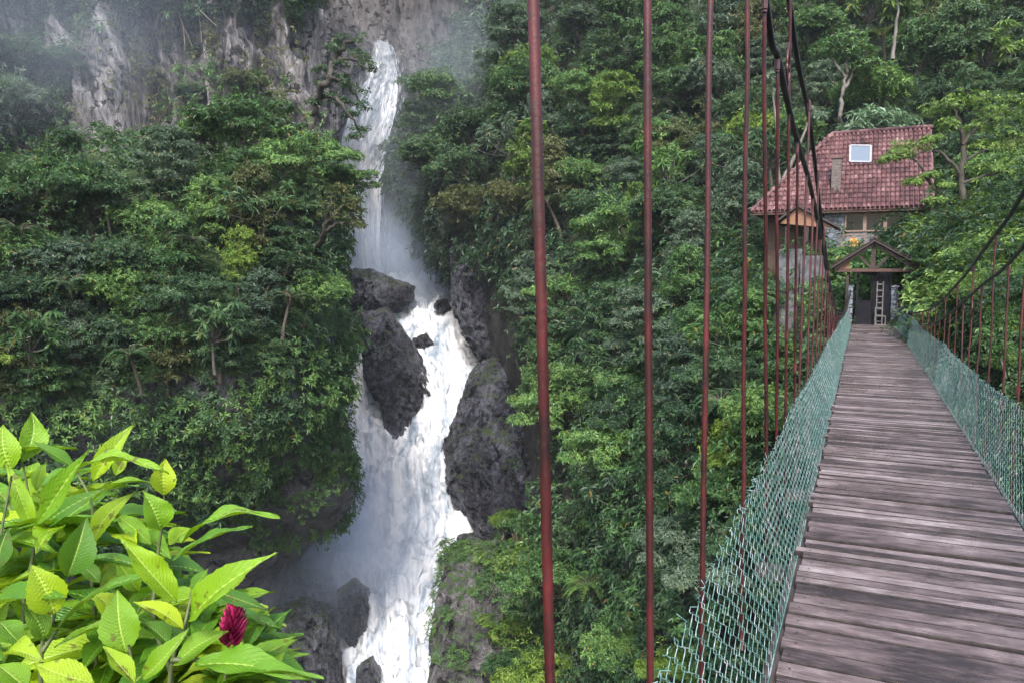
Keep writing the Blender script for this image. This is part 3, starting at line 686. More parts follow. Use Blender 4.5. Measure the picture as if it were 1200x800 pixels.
limb_tree('twiggy_tree', 'thin tree with reddish leaf tips leaning over the left of the waterfall', [
    ([(372, 300, 3), (380, 270, 0), (392, 250, 0), (408, 238, 0)], .2, .05), ([(380, 270, 0), (398, 262, 0), (416, 262, 0)], .12, .04), ([(384, 262, 0), (386, 240, 0), (396, 222, 0)], .12, .04)],
    [(398, 240, 0, .9), (412, 236, 0, .7), (420, 246, 0, .5), (408, 255, 0, .8), (416, 264, 0, .6), (390, 228, 0, .9), (398, 220, 0, .6), (385, 250, 0, .9)], 41, 'bark_dark', 'leaf_olive', 72, size=.22, per=50)
limb_tree('umbrella_tree', 'flat-topped yellow-green tree with dark limbs right of the tiled roof', [
    ([(1140, 330, 0), (1132, 270, 0), (1126, 215, 0), (1128, 170, 0), (1122, 140, 0), (1112, 122, 0)], .17, .05),
    ([(1132, 262, 0), (1110, 235, -1), (1090, 215, -1), (1074, 190, -1), (1068, 180, 0)], .08, .03),
    ([(1126, 205, 0), (1108, 182, 0), (1090, 176, 0), (1070, 182, 0)], .08, .03),
    ([(1128, 170, 0), (1145, 150, 0), (1168, 138, 0), (1190, 128, 0)], .08, .03),
    ([(1128, 190, 0), (1150, 178, 0), (1176, 168, 0)], .07, .03),
    ([(1126, 215, 0), (1156, 206, 0), (1184, 200, 0)], .07, .03)],
    [(1052, 180, -1, .55), (1066, 172, -1, .6), (1040, 188, -1, .4), (1088, 166, 0, .5), (1095, 128, 0, .8), (1118, 118, 0, .9), (1142, 122, 0, .8), (1165, 130, 0, .8), (1190, 122, 0, .8), (1108, 142, 0, .6), (1150, 146, 0, .7),
     (1178, 160, 0, .8), (1196, 172, 0, .7), (1158, 172, 0, .6), (1184, 196, 0, .8), (1160, 200, 0, .6), (1085, 205, -1, .4), (1068, 214, -1, .4), (1104, 216, -1, .5), (1098, 236, -1, .5), (1205, 140, 0, .8)], 30, 'bark_dark', 'leaf_lime', 73, size=.15, per=90)
limb_tree('pale_trunk_tree', 'slender tree with a bare whitish trunk on the slope above the roof ridge', [
    ([(982, 165, 2), (984, 140, 0), (987, 110, 0), (991, 85, 0), (994, 62, 0)], .2, .08), ([(987, 108, 0), (996, 92, 0), (1004, 76, 0)], .14, .06), ([(990, 90, 0), (980, 76, 0), (972, 66, 0)], .12, .05)],
    [(994, 55, 0, 1.6), (1006, 66, 0, 1.5), (972, 60, 0, 1.5), (982, 44, 0, 1.6), (1014, 80, 0, 1.2)], 55, 'bark_pale', 'leaf_green', 74, size=.42, per=60)
limb_tree('silver_leaved_tree', 'tree with large pale silvery leaves right behind the roof ridge', [
    ([(1040, 190, 1), (1036, 165, 0), (1030, 145, 0)], .2, .08), ([(1036, 165, 0), (1055, 145, 0)], .12, .05), ([(1036, 165, 0), (1012, 150, 0)], .12, .05)],
    [(1010, 146, 0, 1.1), (1030, 134, 0, 1.2), (1050, 136, 0, 1.2), (1040, 146, 0, 1.1), (1024, 148, 0, 1.0), (1062, 146, 0, 1.0)], 46, 'bark', 'leaf_pale', 75, size=.55, per=34, wid=.3)
for (x0, y0, x1, y1, lab) in ((912, 232, 904, 90, 'thin bare grey sapling leaning left behind the fourth red rod'), (918, 210, 952, 128, 'thin bare pole-like trunk slanting right above the roof hip'), (1046, 70, 1052, -10, 'thin straight trunk standing high on the slope')):
    limb_tree('sapling', lab, [([(x0, y0, 0), ((x0 + x1) / 2 + 3, (y0 + y1) / 2, 0), (x1, y1, 0)], .13, .05)], [(x1, y1, 0, .8), (x1 + 6, y1 + 8, 0, .6)], 48, 'bark_pale', 'leaf_grey', 76 + x0, size=.3, per=30)

exec_footbridge = True
# ------------------------------------------------------------------ footbridge
XL, XR, YE = -.25, .97, 27.6
m, nt, out = mat('weathered_planks'); g = G(nt); geo = g.n('NewGeometry'); pos = geo.outputs['Position']
isl = geo.outputs['Random Per Island']
off = g.n('CombineXYZ'); g.set(off.inputs[0], g.math('MULTIPLY', isl, 31.0)); g.set(off.inputs[2], g.math('MULTIPLY', isl, 17.0))
va = g.n('VectorMath', operation='ADD'); g.set(va.inputs[0], pos); g.set(va.inputs[1], off.outputs[0])
grain = g.noise(g.mapping(va.outputs[0], (2.6, 42, 42)), 3.2, 9, .75, .4)
patch = g.noise(g.mapping(va.outputs[0], (2.2, 7, 7)), 1.8, 6, .65)
wear = g.noise(g.mapping(pos, (1.6, .9, 1)), 1.2, 4, .6)
f = g.math('ADD', g.math('MULTIPLY', grain, .5), g.math('MULTIPLY', patch, .38)); f = g.math('ADD', f, g.math('MULTIPLY', g.math('SUBTRACT', isl, .5), .17))
f = g.math('ADD', f, g.math('MULTIPLY', g.math('SUBTRACT', wear, .5), .3))
c = g.ramp(f, [(.33, (.028, .020, .019)), (.45, (.120, .090, .088)), (.54, (.23, .19, .19)), (.64, (.42, .375, .38))])
mossf = g.ramp(g.noise(pos, 9, 5, .7), [(.62, 0.0), (.75, 1.0)])
c = g.mix(g.math('MULTIPLY', mossf, .18), c, (.05, .055, .03))
ro = g.ramp(g.noise(g.mapping(pos, (1, .5, 1)), 1.4, 4, .6), [(.35, .2), (.65, .5)])
h = g.math('ADD', g.math('MULTIPLY', grain, 1.0), g.math('MULTIPLY', patch, .4))
nt.links.new(g.bsdf(c, ro, normal=g.bump(h, .55, .006), spec=.5), out.inputs[0]); M['plank'] = m
m, nt, out = mat('red_oxide'); g = G(nt); geo = g.n('NewGeometry'); pos = geo.outputs['Position']
n1 = g.noise(g.mapping(pos, (1, 1, .3)), 14, 6, .7); n2 = g.noise(pos, 70, 4, .7)
c = g.ramp(n1, [(.34, (.012, .006, .007)), (.5, (.043, .008, .009)), (.66, (.09, .015, .016))])
c = g.mix(g.ramp(n2, [(.54, 0.0), (.62, .75)]), c, (.035, .018, .016))
nt.links.new(g.bsdf(c, .42, 0, g.bump(g.math('ADD', n1, n2), .35, .003)), out.inputs[0]); M['red'] = m
M['cable'] = simple_mat('cable', (.006, .006, .007), (.03, .028, .03), .5, .3, nscale=60, bump=.6, bdist=.004)
m, nt, out = mat('green_wire'); g = G(nt); geo = g.n('NewGeometry'); pos = geo.outputs['Position']
n1 = g.noise(pos, 9, 5, .7); n2 = g.noise(pos, 45, 3, .6)
f = g.math('ADD', g.math('MULTIPLY', n1, .6), g.math('MULTIPLY', n2, .4))
c = g.ramp(f, [(.40, (.045, .115, .10)), (.53, (.13, .245, .22)), (.62, (.40, .41, .45))])
nt.links.new(g.bsdf(c, .38, .15), out.inputs[0]); M['wire'] = m

rng = np.random.default_rng(5)
bridge_parts = []
dk = MB(); y = -.9; pn = 0
def sagz(y): return 0.0
while y < YE:
    w = rng.choice([.07, .08, .09, .1, .12]); gap = rng.uniform(.006, .015)
    sk = rng.normal(0, .004); x0 = XL - rng.uniform(.005, .025); x1 = XR + rng.uniform(.005, .025); zt = rng.normal(0, .0035)
    if rng.random() < .12: x0 -= .03
    xs = np.linspace(x0, x1, 9); yy0 = y + rng.normal(0, .0018, 9) + sk * (xs - .3); yy1 = y + w + rng.normal(0, .0018, 9) + sk * (xs - .3)
    cup = rng.normal(0, .0015); zz = zt + rng.normal(0, .002) * np.linspace(-1, 1, 9)
    prof = [(yy0, zz - .035), (yy0, zz - .006), (yy0 + .005, zz), ((yy0 + yy1) / 2, zz + cup), (yy1 - .005, zz), (yy1, zz - .006), (yy1, zz - .035)]
    V = np.stack([np.stack([xs, a, b], -1) for a, b in prof], 0); k = len(prof)
    Fq = []
    for a in range(k):
        b = (a + 1) % k
        for i in range(8): Fq.append((a * 9 + i, b * 9 + i, b * 9 + i + 1, a * 9 + i + 1))
    dk.add(V.reshape(-1, 3), Fq)
    dk.f.append(np.array([[dk.n - 63 + q * 9 for q in (0, 1, 5, 6)]])); dk.f.append(np.array([[dk.n - 63 + q * 9 + 8 for q in (6, 5, 1, 0)]]))
    for xn in (XL + .03, XR - .03):
        th_ = np.arange(6) * PI / 3; xn_ = xn + rng.normal(0, .006); yn_ = y + w / 2 + rng.normal(0, .006)
        dk.add(np.stack([xn_ + .0055 * np.cos(th_), yn_ + .0055 * np.sin(th_), np.full(6, zt + .004)], -1), [[0, 1, 2, 3, 4, 5]])
    y += w + gap
dko = dk.build('deck', M['plank']); bridge_parts.append(dko)
M['plank_gap_shade'] = simple_mat('plank_gap_shade', (.006, .005, .005), (.03, .024, .022), .9, nscale=20); dko.data.materials.append(M['plank_gap_shade'])  # gap shade painted onto plank sides and chamfers; nail heads share the colour
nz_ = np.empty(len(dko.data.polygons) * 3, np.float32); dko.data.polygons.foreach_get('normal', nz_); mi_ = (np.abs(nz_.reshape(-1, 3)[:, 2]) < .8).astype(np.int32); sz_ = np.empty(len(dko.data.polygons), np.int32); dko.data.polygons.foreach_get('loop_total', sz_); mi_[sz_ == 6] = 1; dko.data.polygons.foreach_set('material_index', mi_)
M['dark_beam'] = simple_mat('dark_beam', (.02, .016, .015), (.07, .055, .05), .8, nscale=6, stretch=(4, .5, 4))
for xx in (XL - .02, XR + .02, (XL + XR) / 2):
    bridge_parts.append(MB().box((xx - .05, -1, -.2), (xx + .05, YE, -.04)).build('stringer', M['dark_beam']))
XC, XCR = -.5, 1.15
def cablepts(pix, x, pre, post=[]):
    pts = list(pre) + [on(a, b, 0, x) for a, b in pix] + list(post)
    return cr(np.array(pts, float), 10)
def strand(pts, r):
    b = MB(); 
    return b.tube(pts, r, 8)
gateL, gateR = np.array([-.36, YE - .1, 1.0]), np.array([.98, YE - .1, 1.05])
cA = cablepts([(897, 0), (912, 70), (930, 150), (950, 220), (962, 280)], XC, [(XC, -.8, 5.2), (XC, 2.0, 4.3)], [(XC, 15.2, 1.15), (XC + .03, 19.5, .62), (-.44, 24, .55), gateL])
cB = cablepts([(925, 0), (950, 150), (964, 270)], XC - .03, [(XC, -.8, 6.3), (XC, 2.6, 5.0)], [(XC, 14.8, 1.3), (XC, 20, .72), (-.42, 24.5, .62), gateL + [0, 0, .12]])
cC = cablepts([(1200, 225), (1155, 290), (1128, 326), (1100, 355)], XCR, [(XCR, -.8, 5.2), (XCR, 3, 3.5)], [(XCR - .02, 17.5, .88), (XCR - .06, 22, .68), (1.04, 25.5, .78), gateR + [0, 0, .15]])
cD = cablepts([(1200, 288), (1150, 335), (1122, 360), (1098, 377)], XCR, [(XCR, -.8, 4.6), (XCR, 3, 2.95)], [(XCR - .02, 18, .58), (XCR - .06, 22, .42), (1.04, 25.5, .5), gateR])
for c_, r in ((cA, .021), (cB, .021), (cC, .017), (cD, .015)): bridge_parts.append(strand(c_, r).build('main_cable', M['cable'], smooth=True))
def cz(c, y):
    k = np.argsort(c[:, 1]); return float(np.interp(y, c[k, 1], c[k, 2]))
def rod(x, yt, yb, ztop, zbot, r=.0105, hook=None, bend=.01):
    n = 9; t = np.linspace(0, 1, n)[:, None]; a = np.array([x, yt, ztop]); b = np.array([x + rng.normal(0, .01), yb, zbot])
    p = a + (b - a) * t; p[1:-1] += rng.normal(0, bend * .35, (n - 2, 3)) * [1, 1, 0]
    o = MB().tube(cr(p, 3), r, 8).build('suspender_rod', M['red'], smooth=True); bridge_parts.append(o)
    zc = [zbot + .38 * (ztop - zbot), ztop - .06] if (ztop > 1.2 and yt > 5.5) else [ztop - .04]
    for z in zc:
        cb = MB()
        tt = (ztop - z) / (ztop - zbot); c0 = a + (b - a) * tt
        cb.tube(np.array([c0 + [0, 0, -.035], c0 + [0, 0, .035]]), r * 1.7, 6); cb.tube(np.array([c0 + [0, 0, -.05], c0 + [0, 0, -.04]]), r * 1.4, 6); cb.build('coupling', M['red'], o)
    if hook:
        hb = MB()
        for sg in (-1, 1):
            th = np.linspace(0, PI, 12)
            hp = np.stack([np.full(12, x), yt + sg * .09 * np.sin(th) * hook, ztop - .42 - .3 * hook * th / PI], -1)
            hb.tube(hp, r * .8, 6)
        hb.build('shackle', M['red'], o, smooth=True)
ROD = [((628, 0), (649, 800), 1), ((762, 0), (763, 760), 0), ((833, 0), (824, 670), 0), ((875, 0), (870, 605), 0), ((896, 0), (897, 570), 0), ((911, 60), (909, 530), 0), ((926, 60), (921, 500), 1), ((934, 160), (932, 470), 0)]
for (a, b, hk) in ROD:
    pa = on(*a, 0, XC); pb = on(*b, 0, XC)
    sl = (pb[1] - pa[1]) / (pb[2] - pa[2] + 1e-9)
    ztop = min(cz(cA if not hk else cB, pa[1]), 5.0) if a[1] > 0 or pa[1] > 4 else cz(cA, pa[1])
    yt = pa[1] + sl * (ztop - pa[2]); yb = pa[1] + sl * (-.3 - pa[2])
    rod(XC, yt, yb, ztop, -.3, hook=1 if hk and a[1] > 0 else None)
y = 7.6; q = 0
while y < 27:
    ztop = cz(cA if q % 2 else cB, y); rod(XC + (.06 * max(0, (y - 20) / 7)), y, y + rng.normal(0, .05), ztop, -.3, r=.0105, hook=1 if q in (5, 9) else None); y += .93; q += 1
y = .9; q = 0
while y < 27:
    ztop = cz(cD if q % 2 else cC, y); rod(XCR - (.08 * max(0, (y - 20) / 7)), y, y + rng.normal(0, .08), ztop, -.3, r=.009, hook=.7 if q % 5 == 2 else None); y += .78; q += 1
# cross members under the deck from rod to rod
y = 1.2
while y < 27: bridge_parts.append(MB().box((XC - .05, y - .04, -.29), (XCR + .05, y + .04, -.205)).build('cross_beam', M['dark_beam'])); y += 1.86
def net(xb_, xt_, H, pitch=.052, per=.072, seed=1):
    rg = np.random.default_rng(seed); b = MB(); y = .2; i = 0
    while y < YE - .1:
        near = y < 13
        k = 4 if near else 1
        nseg = int(H / (per / 2))
        ns = nseg * k + 1; s = np.arange(ns) / k
        tri = 1 - 2 * np.abs((s + i % 2) % 2 - 1)         # -1..1 zigzag
        tri = tri * .4 + .6 * np.sin(tri * PI / 2)
        s01 = s / (H / (per / 2))
        lean = .22 * (fbm(np.stack([s01 * 0 + y * .8, s01 * 1.5, s01 * 0], -1), 2, seed))
        hh = H * (1 + .02 * math.sin(y * 2.1) + .03 * math.sin(y * .9 + 2) + .015 * rg.normal())
        yy = y + tri * (pitch * .5 + .004) + .03 * lean * s01
        xx = xb_ + (xt_ - xb_) * s01 ** .85 + .035 * lean * np.sin(s01 * PI) + (tri * .004 if near else 0)
        zz = -.05 + (hh + .05) * s01
        pts = np.stack([xx, yy, zz], -1)
        if near:
            e = pts[-1]; sg = 1 if i % 2 else -1
            pts = np.concatenate([pts, [e + [rg.normal(0, .006), sg * .012, .012], e + [rg.normal(0, .012), sg * .03, .012 + rg.normal(0, .012)]]])
        b.tube(pts, .0018 if near else .0019, 5 if near else 3, caps=False)
        y += pitch; i += 1
    for zz in (0, 1):
        yy = np.arange(.2, YE - .1, .25)
        p = np.stack([np.full(len(yy), xb_ - .002) + (zz * 0), yy, np.full(len(yy), -.03) + rg.normal(0, .003, len(yy))], -1)
    b.tube(p, .004, 5, caps=False)
    return b.build('chain_link_net', M['wire'], smooth=True)
bridge_parts.append(net(XL - .04, -.47, .55, seed=3)); bridge_parts.append(net(XR + .04, 1.11, .60, seed=4))
root = empty('footbridge', (0, 0, -.3), label='narrow wooden suspension footbridge with red rods and green wire nets leading to the gate', cat='footbridge')
rebase(root, bridge_parts)

# ------------------------------------------------------------------ gate with small gabled roof
M['tim_dark'] = simple_mat('tim_dark', (.010, .006, .005), (.04, .024, .02), .7, nscale=12, stretch=(1, 1, .3))
M['tim_orange'] = simple_mat('tim_orange', (.10, .045, .025), (.24, .125, .07), .65, nscale=10, stretch=(.3, 1, 6))
M['tim_red'] = simple_mat('tim_red', (.03, .015, .012), (.085, .04, .03), .7, nscale=10, stretch=(.3, 1, 4))
M['iron'] = simple_mat('iron', (.003, .004, .006), (.012, .012, .017), .7, .0, nscale=12, spec=.15)
M['metal_pale'] = simple_mat('metal_pale', (.07, .07, .07), (.17, .165, .16), .45, .3, nscale=12)
m, nt, out = mat('blue_stone'); g = G(nt); geo = g.n('NewGeometry'); pos = geo.outputs['Position']
vo = g.n('TexVoronoi', feature='DISTANCE_TO_EDGE'); g.set(vo.inputs['Vector'], g.mapping(pos, (1, 1, 1.5))); vo.inputs['Scale'].default_value = 4.2
vc = g.n('TexVoronoi'); g.set(vc.inputs['Vector'], g.mapping(pos, (1, 1, 1.5))); vc.inputs['Scale'].default_value = 4.2
sc_ = g.n('SeparateColor'); g.set(sc_.inputs[0], vc.outputs['Color'])
c = g.ramp(g.math('ADD', g.math('MULTIPLY', sc_.outputs[0], .5), g.math('MULTIPLY', g.noise(pos, 9, 5), .6)), [(.3, (.05, .065, .08)), (.7, (.15, .18, .215))])
e = g.ramp(vo.outputs['Distance'], [(.0, 0.0), (.08, 1.0)])
c = g.mix(e, (.07, .075, .08), c)
nt.links.new(g.bsdf(c, .7, normal=g.bump(g.math('ADD', e, g.math('MULTIPLY', g.noise(pos, 20, 4), .3)), .8, .04)), out.inputs[0]); M['stone'] = m
def gz(px, py, y=YE): return on(px, py, 1, y)
GY = YE
parts = []
ap = gz(1025, 280.5); le = gz(974.6, 311); re = gz(1082.6, 313)
apz, lz = ap[2], (le[2] + re[2]) / 2
th = .085
m, nt, out = mat('dark_shingle'); g = G(nt); geo = g.n('NewGeometry')
br = g.n('TexBrick'); g.set(br.inputs['Vector'], geo.outputs['Position']); br.inputs['Scale'].default_value = 3
nt.links.new(g.bsdf(g.mix(g.noise(geo.outputs['Position'], 8), (.012, .008, .008), (.05, .034, .034)), .7), out.inputs[0]); M['shingle'] = m
for sx, ex in ((-1, le[0]), (1, re[0])):
    b = MB(); V = []
    for yy in (GY - .45, GY + 1.6):
        V += [(ap[0], yy, apz), (ex, yy, lz), (ex, yy, lz - th), (ap[0], yy, apz - th)]
    V = np.array(V); V[:, 0] += sx * 0
    b.add(V, [[0, 1, 2, 3], [7, 6, 5, 4], [0, 4, 5, 1], [1, 5, 6, 2], [2, 6, 7, 3], [3, 7, 4, 0]])
    # tile courses standing proud of the slab
    for k_ in range(9):
        t0, t1 = k_ / 9, (k_ + 1) / 9 + .02
        xa, xb2 = ap[0] + (ex - ap[0]) * t0, ap[0] + (ex - ap[0]) * min(t1, 1.02); za, zb = apz + (lz - apz) * t0, apz + (lz - apz) * min(t1, 1.02)
        b.add([(xa, GY - .48, za + .005), (xb2, GY - .48, zb + .028), (xb2, GY - .48, zb + .004), (xa, GY - .48, za + .002), (xa, GY + 1.63, za + .005), (xb2, GY + 1.63, zb + .028), (xb2, GY + 1.63, zb + .004), (xa, GY + 1.63, za + .002)],
              [[0, 3, 2, 1], [4, 5, 6, 7], [0, 1, 5, 4], [1, 2, 6, 5], [2, 3, 7, 6]])
    parts.append(b.build('roof_slope', M['shingle']))
tz = lz - th - .05
tr = MB(); tr.beam((le[0] + .12, GY - .2, tz), (re[0] - .12, GY - .2, tz), .09, .1); parts.append(tr.build('tie_beam', M['tim_red']))
kp = MB(); kp.beam((ap[0] - .02, GY - .2, tz + .05), (ap[0] - .02, GY - .2, apz - th - .02), .13, .1); parts.append(kp.build('king_post', M['tim_dark']))
for sg in (-1, 1):
    st = MB(); st.beam((ap[0] + sg * .06, GY - .2, tz + .06), (ap[0] + sg * .42, GY - .2, tz + .46), .09, .08); parts.append(st.build('strut', M['tim_dark']))
    rf = MB(); rf.beam((ap[0], GY - .3, apz - th - .05), (ap[0] + sg * 1.16, GY - .3, lz - th + .01), .07, .1); parts.append(rf.build('rafter', M['tim_dark']))
    ex = le[0] if sg < 0 else re[0]
    b = MB(); y0 = GY - .16
    b.add([(ex - sg * .12, y0, tz + .04), (ex - sg * .55, y0, tz + .04), (ex - sg * .55, y0, tz + .36), (ex - sg * .12, y0, tz + .10), (ex - sg * .12, y0 + .03, tz + .04), (ex - sg * .55, y0 + .03, tz + .04), (ex - sg * .55, y0 + .03, tz + .36), (ex - sg * .12, y0 + .03, tz + .10)],
          [[0, 1, 2, 3], [7, 6, 5, 4], [0, 4, 5, 1], [1, 5, 6, 2], [2, 6, 7, 3], [3, 7, 4, 0]])
    parts.append(b.build('gable_board', M['tim_orange']))
    pp = MB(); px_ = ex - sg * .5
    pp.beam((px_, GY - .1, -.3), (px_, GY - .1, tz + (.3 if sg > 0 else 0)), .08, .08); pp.beam((px_, GY + 1.4, -.3), (px_, GY + 1.4, tz), .08, .08); parts.append(pp.build('post', M['tim_dark']))
gd = empty('gate_roof', (ap[0], GY, 0), label='small open gable roof of dark timber standing over the bridge gate', cat='gate roof'); rebase(gd, parts)
parts = []
dl, dr, dt, db = gz(1001, 400)[0], gz(1042.5, 400)[0], gz(1020, 318)[2], -.02
fr = MB(); y1 = GY + .02
fr.box((dl, y1, db), (dl + .07, y1 + .1, dt - .1)); fr.box((dr - .07, y1, db), (dr, y1 + .1, dt - .1))
fr.box((dl + .08, y1, dt - .1), (dr - .08, y1 + .1, dt))
for xx, s_ in ((dl, 1), (dr, -1)): fr.add([(xx, y1, dt - .1), (xx + s_ * .08, y1, dt - .1), (xx + s_ * .08, y1, dt), (xx + s_ * .03, y1, dt - .02), (xx, y1 + .1, dt - .1), (xx + s_ * .08, y1 + .1, dt - .1), (xx + s_ * .08, y1 + .1, dt), (xx + s_ * .03, y1 + .1, dt - .02)], [[0, 1, 2, 3], [7, 6, 5, 4], [0, 4, 5, 1], [1, 5, 6, 2], [2, 6, 7, 3], [3, 7, 4, 0]])
parts.append(fr.build('frame', M['iron']))
mx = gz(1022.5, 350)[0]; hz = gz(1010, 352)[2]
lf = MB(); lf.box((dl + .075, y1 + .03, db + .02), (mx - .01, y1 + .06, hz)); lf.box((dl + .075, y1 + .02, hz - .05), (mx - .01, y1 + .07, hz)); lf.box((dl + .075, y1 + .02, db + .45), (mx - .01, y1 + .03, db + .5)); lf.box((mx - .05, y1 + .02, hz), (mx - .01, y1 + .06, dt - .1))
parts.append(lf.build('half_door', M['iron']))
rf = MB(); rf.box((mx + .003, y1 + .03, db + .02), (dr - .075, y1 + .06, dt - .103))
for k_ in range(5): rf.box((mx + .02 + k_ * .1, y1 + .018, db + .04), (mx + .04 + k_ * .1, y1 + .03, dt - .12))
parts.append(rf.build('door_leaf', M['iron']))
gt = empty('iron_gate', ((dl + dr) / 2, y1, 0), label='dark iron double door with its left half open above, closing the bridge', cat='gate'); rebase(gt, parts)
ld = MB(); lx0, lx1 = gz(1027.5, 350)[0], gz(1034.5, 350)[0]; yl = y1 - .05
for xx in (lx0, lx1): ld.beam((xx, yl, .0), (xx, yl - .0, gz(1030, 330)[2]), .035, .03, (0, 1, 0))
for k_ in range(7): ld.beam((lx0, yl, .12 + k_ * .2), (lx1, yl, .12 + k_ * .2), .03, .03)
st = MB(); sx0, sx1 = gz(1026, 360)[0], gz(1038, 360)[0]
for (z0_, xa, xb2) in ((.02, sx0, sx1), (.3, sx0, sx1), (.56, sx0, sx1 - .1)): st.beam((xa, yl - .1, z0_), (xb2, yl - .1, z0_), .04, .04)
for xx, zt_ in ((sx0, .58), (sx1, .3), (sx1 - .1, .56)): st.beam((xx, yl - .1, 0), (xx, yl - .1, zt_), .035, .035, (0, 1, 0))
lad = empty('ladder', (lx0, yl, 0), label='pale metal ladder propped on the dark gate leaf', cat='ladder'); rebase(lad, [ld.build('rails_and_rungs', M['metal_pale'])])
sto = empty('step_stool', (sx0, yl - .1, 0), label='pale metal step stool in front of the ladder', cat='stool'); rebase(sto, [st.build('stool_frame', M['metal_pale'])])
for (a, b_, side) in ((991.5, 999.5, 'left'), (1044, 1052.5, 'right')):
    x0_, x1_ = gz(a, 350)[0], gz(b_, 350)[0]; zt_ = gz(1000, 336)[2]
    n_ = 6; p_ = MB()
    for k_ in range(n_):
        z0_, z1_ = -.5 + (zt_ + .5) * k_ / n_, -.5 + (zt_ + .5) * (k_ + 1) / n_ - .012
        p_.box((x0_ + rng.uniform(0, .02), GY - .02 - rng.uniform(0, .02), z0_), (x1_ - rng.uniform(0, .02), GY + .35, z1_))
    p_.box((x0_ + .02, GY + .01, -.5), (x1_ - .02, GY + .3, zt_ - .03)); 
    b2 = MB(); b2.box((x0_ - .02, GY - .05, zt_ - .01), (x1_ + .02, GY + .38, zt_ + .05))
    e_ = empty('gate_pillar', (x0_, GY, -.5), label='blue-grey stone pillar on the %s side of the bridge gate' % side, cat='pillar', group='pillars of the bridge gate'); rebase(e_, [p_.build('shaft', M['stone']), b2.build('cap', M['stone'])])

# ------------------------------------------------------------------ house
M['tile'] = None
m, nt, out = mat('clay_tile'); g = G(nt); geo = g.n('NewGeometry'); pos = geo.outputs['Position']; isl = geo.outputs['Random Per Island']
n1 = g.noise(pos, .8, 5, .65); n2 = g.noise(pos, 6, 4, .7)
f = g.math('ADD', g.math('MULTIPLY', n1, .5), g.math('MULTIPLY', n2, .35)); f = g.math('ADD', f, g.math('MULTIPLY', isl, .12)); f = g.math('ADD', f, .0)
c = g.ramp(f, [(.34, (.020, .011, .012)), (.46, (.078, .034, .034)), (.56, (.155, .078, .078)), (.68, (.33, .23, .235))])
nt.links.new(g.bsdf(c, .5, normal=g.bump(n2, .3, .02)), out.inputs[0]); M['tile'] = m
HY = 40.0
eL = on(880, 247, 1, HY); eR = on(1092, 238, 1, HY); rL = on(976, 158, 1, 44.2); rR = on(1090, 152, 1, 44.2)
ez = 4.72; rz_ = rL[2]; x_el, x_er, x_rl, x_rr = eL[0], 2.85, rL[0], 2.85; RY = 44.2
hp = []
def tile_roof(x_of, y_of, z_of, ax_lo, ax_hi, lo_fn, hi_fn, nrow, tw, nx_):
    """rows of barrel tiles; each tile its own little half-round shell"""
    b = MB(); nxv = np.array(nx_, float); nxv /= np.linalg.norm(nxv)
    for r in range(nrow):
        t0, t1 = r / nrow, min(1, (r + 1.22) / nrow)
        k0 = math.floor(ax_lo / tw); k1 = math.ceil(ax_hi / tw)
        for k_ in range(k0, k1):
            xa = (k_ + .5 + (0)) * tw
            if not (lo_fn(t0) - .02 <= xa <= hi_fn(t0) + .02): continue
            th = np.linspace(0, PI, 6); rad = tw * .40 * rng.uniform(.97, 1.03)
            V = []
            for (t, sc2, lift) in ((t0, 1.08, .045), (t1, .9, .0)):
                base = np.array([x_of(xa, t), y_of(xa, t), z_of(xa, t)]); ux = np.array([x_of(xa + .01, t), y_of(xa + .01, t), z_of(xa + .01, t)]) - base; ux /= np.linalg.norm(ux)
                V += [base + ux * math.cos(a) * rad * sc2 + nxv * (math.sin(a) * rad * 1.1 * sc2 + lift + rng.normal(0, .004)) for a in th]
            b.add(V, [(i, i + 1, 7 + i, 6 + i) for i in range(5)])
    return b
L = math.hypot(RY - HY, rz_ - ez)
lo = lambda t: x_el + (x_rl - x_el) * t
b = tile_roof(lambda x, t: x, lambda x, t: HY + (RY - HY) * t, lambda x, t: ez + (rz_ - ez) * t, x_el, x_er, lo, lambda t: x_er, 17, .20, (0, -(rz_ - ez), RY - HY))
b.add([(x_el, HY, ez - .03), (x_er, HY, ez - .03), (x_er, RY, rz_ - .03), (x_rl, RY, rz_ - .03), (x_el, 2 * RY - HY, ez - .03), (x_er, 2 * RY - HY, ez - .03)], [[0, 1, 2, 3]])
b.add([(x_el, HY, ez - .03), (x_rl, RY, rz_ - .03), (x_el, 2 * RY - HY, ez - .03)], [[0, 1, 2]])
b.add([(x_el, 2 * RY - HY, ez - .03), (x_er, 2 * RY - HY, ez - .03), (x_er, RY, rz_ - .03), (x_rl, RY, rz_ - .03)], [[0, 1, 2, 3]])
hyl = tile_roof(lambda y, t: x_el + (x_rl - x_el) * t, lambda y, t: y, lambda y, t: ez + (rz_ - ez) * t, HY, 2 * RY - HY, lambda t: HY + (RY - HY) * t, lambda t: 2 * RY - HY - (RY - HY) * t, 17, .20, (-(rz_ - ez), 0, x_rl - x_el))
for v_, f_ in zip(hyl.v, hyl.f): pass
off_ = b.n
b.v += hyl.v; b.f += [f_ + off_ for f_ in hyl.f]; b.n += hyl.n
ro = b.build('roof', M['tile'])
rd = MB()
def capline(A_, B_, n):
    A_, B_ = np.array(A_, float), np.array(B_, float)
    for k_ in range(n):
        p0 = A_ + (B_ - A_) * k_ / n; p1 = A_ + (B_ - A_) * (k_ + 1.15) / n
        rd.tube(np.array([p0, p1]), [.13, .11], 8)
capline((x_rl, RY, rz_ + .04), (x_rr, RY, rz_ + .04), 11); capline((x_el, HY, ez + .04), (x_rl, RY, rz_ + .04), 16)
hp.append(ro); rd_o = rd.build('ridge_tiles', M['tile'], ro, smooth=True)
wl = MB(); WX0 = on(966, 250, 1, HY + .5)[0]; wx1 = x_er - .15
M['darkwood'] = simple_mat('darkwood', (.03, .018, .012), (.09, .055, .035), .7, nscale=10)
